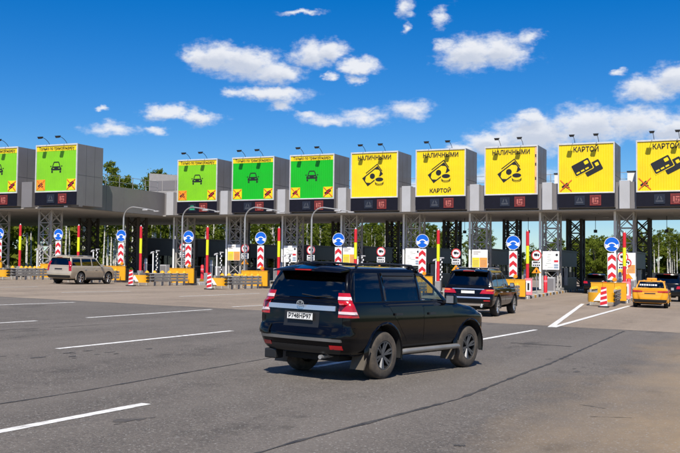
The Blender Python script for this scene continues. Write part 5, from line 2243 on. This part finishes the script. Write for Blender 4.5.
def build_dark(name, label, x, y, h, pl, hw=.95, H=1.70, L_=4.75):
    belt = 1.08 if H < 1.8 else 1.16
    paint = mat('dark_paint', (.005, .005, .006), .12, 0, var=.2, coat=0, spec=.4)
    S = suv_spec(L_, hw, H, (-1.35, 1.45), .36, .34, belt, .15, arch=.43, nose=.98)
    t, body, cabin, P, bvh, cbvh = car(name, label, 'car', S, paint, x, y, h)
    S['_bvh'] = bvh
    tg = suv_common(t, P, S, paint, cbvh, L_, hw, H, belt, [(-.75, -.20, -1.1, -.2, .5, 1.0), (-.14, .92, -.14, .88, .5, 1.0)], paint)
    r = -L_ / 2
    for s in (1, -1):
        a = P('tail_lamp', [(r, s * .62, .84), (r + .25, s * (hw + .01), .84), (r + .28, s * (hw + .01), 1.03), (r, s * .70, 1.02)], (1, -s * .6, 0), m_tail, .014, 6, 4, depth=.03)
    if pl:
        label_plate(t, r + .045, .84, None)


build_dark('crossover_car', 'dark crossover passing under the canopy between the two right islands', -12.75, 81.5, R(-4), False, .93, 1.68, 4.5)
build_dark('black_suv', 'black high-roofed SUV ahead of the taxi at the right edge', -6.0, 68.2, R(-4), False, .98, 1.88, 4.9)

# ------------------------------------------------------------------ woodland
m_leaf = leafmat('birch_leaves', (.07, .105, .012), (.20, .24, .034), .5)
m_leaf2 = leafmat('broadleaf_leaves', (.04, .068, .009), (.12, .155, .022), .45)
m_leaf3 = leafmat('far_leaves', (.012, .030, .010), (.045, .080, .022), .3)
m_bark = birchbark()
m_bark2 = mat('grey_bark', (.10, .085, .065), .9, var=.3, scale=4)


def leaf_cloud(rnd, centers, per, spread, size):
    V, F = [], []
    for (c, rad) in centers:
        for i in range(per):
            d = Vector((rnd.gauss(0, 1), rnd.gauss(0, 1), rnd.gauss(0, .75)))
            d = d.normalized() * rad * rnd.random() ** .45
            p = c + d
            n = (d.normalized() + Vector((rnd.gauss(0, .6), rnd.gauss(0, .6), rnd.gauss(.3, .6)))).normalized()
            a = n.orthogonal().normalized()
            b = n.cross(a)
            t = rnd.uniform(0, 6.28)
            a, b = a * math.cos(t) + b * math.sin(t), b * math.cos(t) - a * math.sin(t)
            s = size * rnd.uniform(.6, 1.3)
            k = len(V)
            V += [p - a * s, p + b * s * .55, p + a * s, p - b * s * .55]
            F.append((k, k + 1, k + 2, k + 3))
    return V, F


def birch_meshes(seed, h, bare, wid, leaves=1, size=.20):
    rnd = random.Random(seed)
    m = MB()
    pts, rad = [], []
    x = y = 0
    for i in range(9):
        t = i / 8
        x += rnd.uniform(-.06, .06) * h / 10
        y += rnd.uniform(-.06, .06) * h / 10
        pts.append((x, y, h * .97 * t))
        rad.append(.011 * h * (1 - t) ** .75 + .012)
    m.tube(pts, rad, 7)
    centers = []
    nb = 16
    for i in range(nb):
        t = bare + (.98 - bare) * (i + rnd.random() * .6) / nb
        k = min(7, int(t * 8))
        f = t * 8 - k
        p = Vector(pts[k]).lerp(Vector(pts[k + 1]), f)
        a = rnd.uniform(0, 6.28)
        prof = math.sin(math.pi * min(1, (t - bare) / (1 - bare) * .82 + .16))
        L_ = wid * (.35 + .65 * prof) * rnd.uniform(.65, 1.15)
        e = p + Vector((math.cos(a) * L_, math.sin(a) * L_, L_ * rnd.uniform(.35, .9)))
        mid = p.lerp(e, .55) + Vector((0, 0, L_ * .12))
        m.tube([p, mid, e], [.028 * h / 12, .018 * h / 12, .006], 5, caps=False)
        for q, r_ in ((.45, .5), (.75, .6), (1.0, .55)):
            centers.append((p.lerp(e, q) + Vector((rnd.uniform(-.25, .25), rnd.uniform(-.25, .25), rnd.uniform(-.3, .25))), (r_ * rnd.uniform(.65, 1.3)) * wid * .55))
    for i in range(5):
        centers.append((Vector(pts[-1]) + Vector((rnd.uniform(-.4, .4), rnd.uniform(-.4, .4), rnd.uniform(-1.2, .2))), .4 * wid * .6))
    V, F = leaf_cloud(rnd, centers, int(34 * leaves), .5, size)
    me = bpy.data.meshes.new('crown')
    me.from_pydata(V, [], F)
    me.materials.append(m_leaf)
    tr = m.mesh('trunk', 60)
    tr.materials.append(m_bark)
    return tr, me


VAR = [birch_meshes(s, h, b, w, lv) for s, h, b, w, lv in ((1, 15, .40, 2.0, 1), (2, 14, .50, 1.7, .9), (3, 16, .34, 2.3, 1.1), (4, 13, .55, 1.5, .8), (5, 15, .45, 1.8, .9), (6, 12, .30, 2.1, 1.1))]
BARE = [birch_meshes(s, h, b, w, lv, .17) for s, h, b, w, lv in ((11, 13, .70, 1.2, .45), (12, 12, .74, 1.0, .4), (13, 14, .66, 1.3, .5))]


def broad_meshes(seed, h, wid):
    rnd = random.Random(seed)
    m = MB()
    m.tube([(0, 0, 0), (.05, .02, h * .3), (0, .1, h * .7)], [.16, .12, .05], 7)
    centers = []
    for i in range(30):
        a = rnd.uniform(0, 6.28)
        t = rnd.uniform(.16, 1)
        rr = wid * math.sin(math.pi * (.12 + .80 * t)) ** .6 * rnd.random() ** .5
        c = Vector((math.cos(a) * rr, math.sin(a) * rr, h * t * .93))
        centers.append((c, rnd.uniform(.5, .95) * wid * .42))
        if i % 3 == 0:
            m.tube([(0, 0, h * t * .45), c], [.05, .012], 5, caps=False)
    V, F = leaf_cloud(rnd, centers, 80, .5, .20)
    me = bpy.data.meshes.new('crown')
    me.from_pydata(V, [], F)
    me.materials.append(m_leaf2)
    tr = m.mesh('trunk', 60)
    tr.materials.append(m_bark2)
    return tr, me


BRO = [broad_meshes(21, 7, 2.6), broad_meshes(22, 5.5, 2.3), broad_meshes(23, 8, 2.4)]
BRO2 = []
for a_, b_ in BRO:
    q_ = b_.copy()
    q_.materials.clear()
    q_.materials.append(m_leaf)
    BRO2.append((a_, q_))


def tree(name, me, x, y, s, label, cat, grp, rnd):
    t = empty(name, (x, y, gz(x, y) - .1), rnd.uniform(0, 6.28))
    t.scale = (s * rnd.uniform(.9, 1.1), s * rnd.uniform(.9, 1.1), s)
    tag(t, label, cat, grp)
    obj('trunk', me[0], None, t)
    obj('crown', me[1], None, t)
    return t


rnd = random.Random(9)
# the wood along the left of the road, seen under and above the canopy
for row, (xb, n) in enumerate(((-86, 38), (-91, 36), (-97, 36))):
    for i in range(n):
        y = 96 + (i + rnd.uniform(-.35, .35)) * (235 / n)
        x = xb + rnd.uniform(-2.4, 2.4)
        me = rnd.choice(VAR if row else VAR[:5] + BARE[:1])
        tree('birch_tree', me, x, y, rnd.uniform(.85, 1.08) * ((.86 if y < 108 else .96 if y < 140 else 1)), 'white-trunked birch in the %s of the left wood, %s' % (('front row', 'middle row', 'back row')[row], 'near the left lanes' if y < 160 else 'farther along the road'), 'tree', 'birches of the left wood', rnd)
for i in range(12):
    y = 110 + i * 2.3 + rnd.uniform(-1, 1)
    tree('birch_tree', VAR[i % 3], -89 + rnd.uniform(-4, 3), y, rnd.uniform(.93, 1.06), 'full-crowned birch rising over the grey side wall of the canopy', 'tree', 'tall birches over the canopy wall', rnd)
for i in range(22):
    y = 100 + i * 9 + rnd.uniform(-3, 3)
    tree('broadleaf_tree', rnd.choice(BRO), -82.5 + rnd.uniform(-1.5, 1.5), y, rnd.uniform(.45, .8), 'low leafy tree at the edge of the left wood', 'tree', 'undergrowth trees of the left wood', rnd)
# the birches at the right, with long bare stems
for row, (yb, n) in enumerate(((176, 30), (186, 26), (197, 24))):
    for i in range(n):
        x = -25 + (i + rnd.uniform(-.4, .4)) * (36 / n)
        me = rnd.choice(BARE if row == 0 else BARE + VAR[3:5])
        tree('birch_tree', me, x, yb + rnd.uniform(-3, 3), rnd.uniform(.60, .76) * (1 + .007 * (x + 20)), 'slim bare-stemmed birch in the %s of the right-hand wood' % ('front row', 'middle row', 'back row')[row], 'tree', 'birches of the right wood', rnd)
for i in range(12):
    x = -38 + i * 1.35 + rnd.uniform(-.5, .5)
    tree('broadleaf_tree', BRO2[i % 3], x, 168 + rnd.uniform(-5, 6), rnd.uniform(.68, .98), 'round leafy tree beyond the dark crossover', 'tree', 'leafy trees beyond the right lanes', rnd)


def woodland(name, label, spots, h, per, size, material):
    rr = random.Random(17)
    cs = []
    for x, y in spots:
        hh = h * rr.uniform(.75, 1.1)
        for k in range(5):
            cs.append((Vector((x + rr.uniform(-2, 2), y + rr.uniform(-2, 2), gz(x, y) + hh * (.12 + .86 * k / 4) * rr.uniform(.9, 1.02))), hh * .16))
    V, F = leaf_cloud(rr, cs, per, .5, size)
    me = bpy.data.meshes.new(name)
    me.from_pydata(V, [], F)
    o = obj(name, me, material)
    tag(o, label, 'woodland', None, 'stuff')
    return o


sp = [(-108 - rnd.uniform(0, 22), 95 + i * 1.7 + rnd.uniform(-2, 2)) for i in range(150)]
woodland('woodland', 'dense green wood behind the front birches at left', sp, 14, 110, .55, m_leaf)
sp = [(-40 + i * .9 + rnd.uniform(-1, 1), 208 + rnd.uniform(0, 14)) for i in range(76)]
woodland('woodland', 'dense green wood behind the bare birches at right', sp, 8.6, 150, .45, m_leaf)
sp = [(-330 + i * 4.2 + rnd.uniform(-3, 3), 560 + rnd.uniform(-20, 40)) for i in range(100)]
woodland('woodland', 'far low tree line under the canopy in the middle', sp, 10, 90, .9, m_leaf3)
# fringe of tall grass under the woods
V, F = [], []
rr = random.Random(4)
for i in range(9000):
    if i % 3:
        x, y = rr.uniform(-83, -70), rr.uniform(95, 300)
    else:
        x, y = rr.uniform(-26, 14), rr.uniform(112, 176)
        if x < -13 - (y - 112) * .02:
            continue
    z = gz(x, y) - .05
    a = rr.uniform(0, 6.28)
    w, h = rr.uniform(.1, .25), rr.uniform(.25, .7)
    k = len(V)
    V += [(x - w * math.cos(a), y - w * math.sin(a), z), (x + w * math.cos(a), y + w * math.sin(a), z), (x + rr.uniform(-.2, .2), y + rr.uniform(-.2, .2), z + h)]
    F.append((k, k + 1, k + 2))
me = bpy.data.meshes.new('verge_grass')
me.from_pydata(V, [], F)
o = obj('verge_grass', me, m_leaf)
tag(o, 'tall verge grass at the foot of the woods', 'grass', None, 'stuff')

# dark fence beyond the right lane
t = empty('roadside_fence', (0, 0, 0))
tag(t, 'low dark panel fence beyond the black SUV at right', 'fence')
for i in range(14):
    x0 = -14 + i * 2.4
    z = gz(x0, 118)
    MB().box(x0 + .03, x0 + 2.33, 118, 118.06, z + .1, z + 1.85).build('panel', mat('dark_fence', (.03, .034, .036), .6, var=.2), t)
    MB().box(x0 - .06, x0 + .02, 117.97, 118.1, z, z + 1.95).build('post', m_dmetal, t)

# far transmission masts over the tree line
for k, (x, y, h) in enumerate(((-262, 760, 38), (-232, 820, 34), (-300, 900, 36))):
    t = empty('lattice_mast', (x, y, gz(x, y)))
    tag(t, 'faint far lattice mast over the tree line, %s of three' % ORD[k], 'mast', 'far lattice masts')
    m = MB()
    for sx in (-1, 1):
        for sy in (-1, 1):
            m.bar((sx * 2.4, sy * 2.4, 0), (sx * .3, sy * .3, h), .28)
    m.build('legs', m_metal, t)
    m = MB()
    for i in range(8):
        a, b = i / 8, (i + 1) / 8
        wa, wb = 2.4 - 2.1 * a, 2.4 - 2.1 * b
        m.bar((-wa, -wa, h * a), (wb, -wb, h * b), .16)
        m.bar((wa, -wa, h * a), (-wb, -wb, h * b), .16)
    for z in (.72, .84, .95):
        m.bar((-5, 0, h * z), (5, 0, h * z), .3)
    m.build('bracing', m_metal, t)
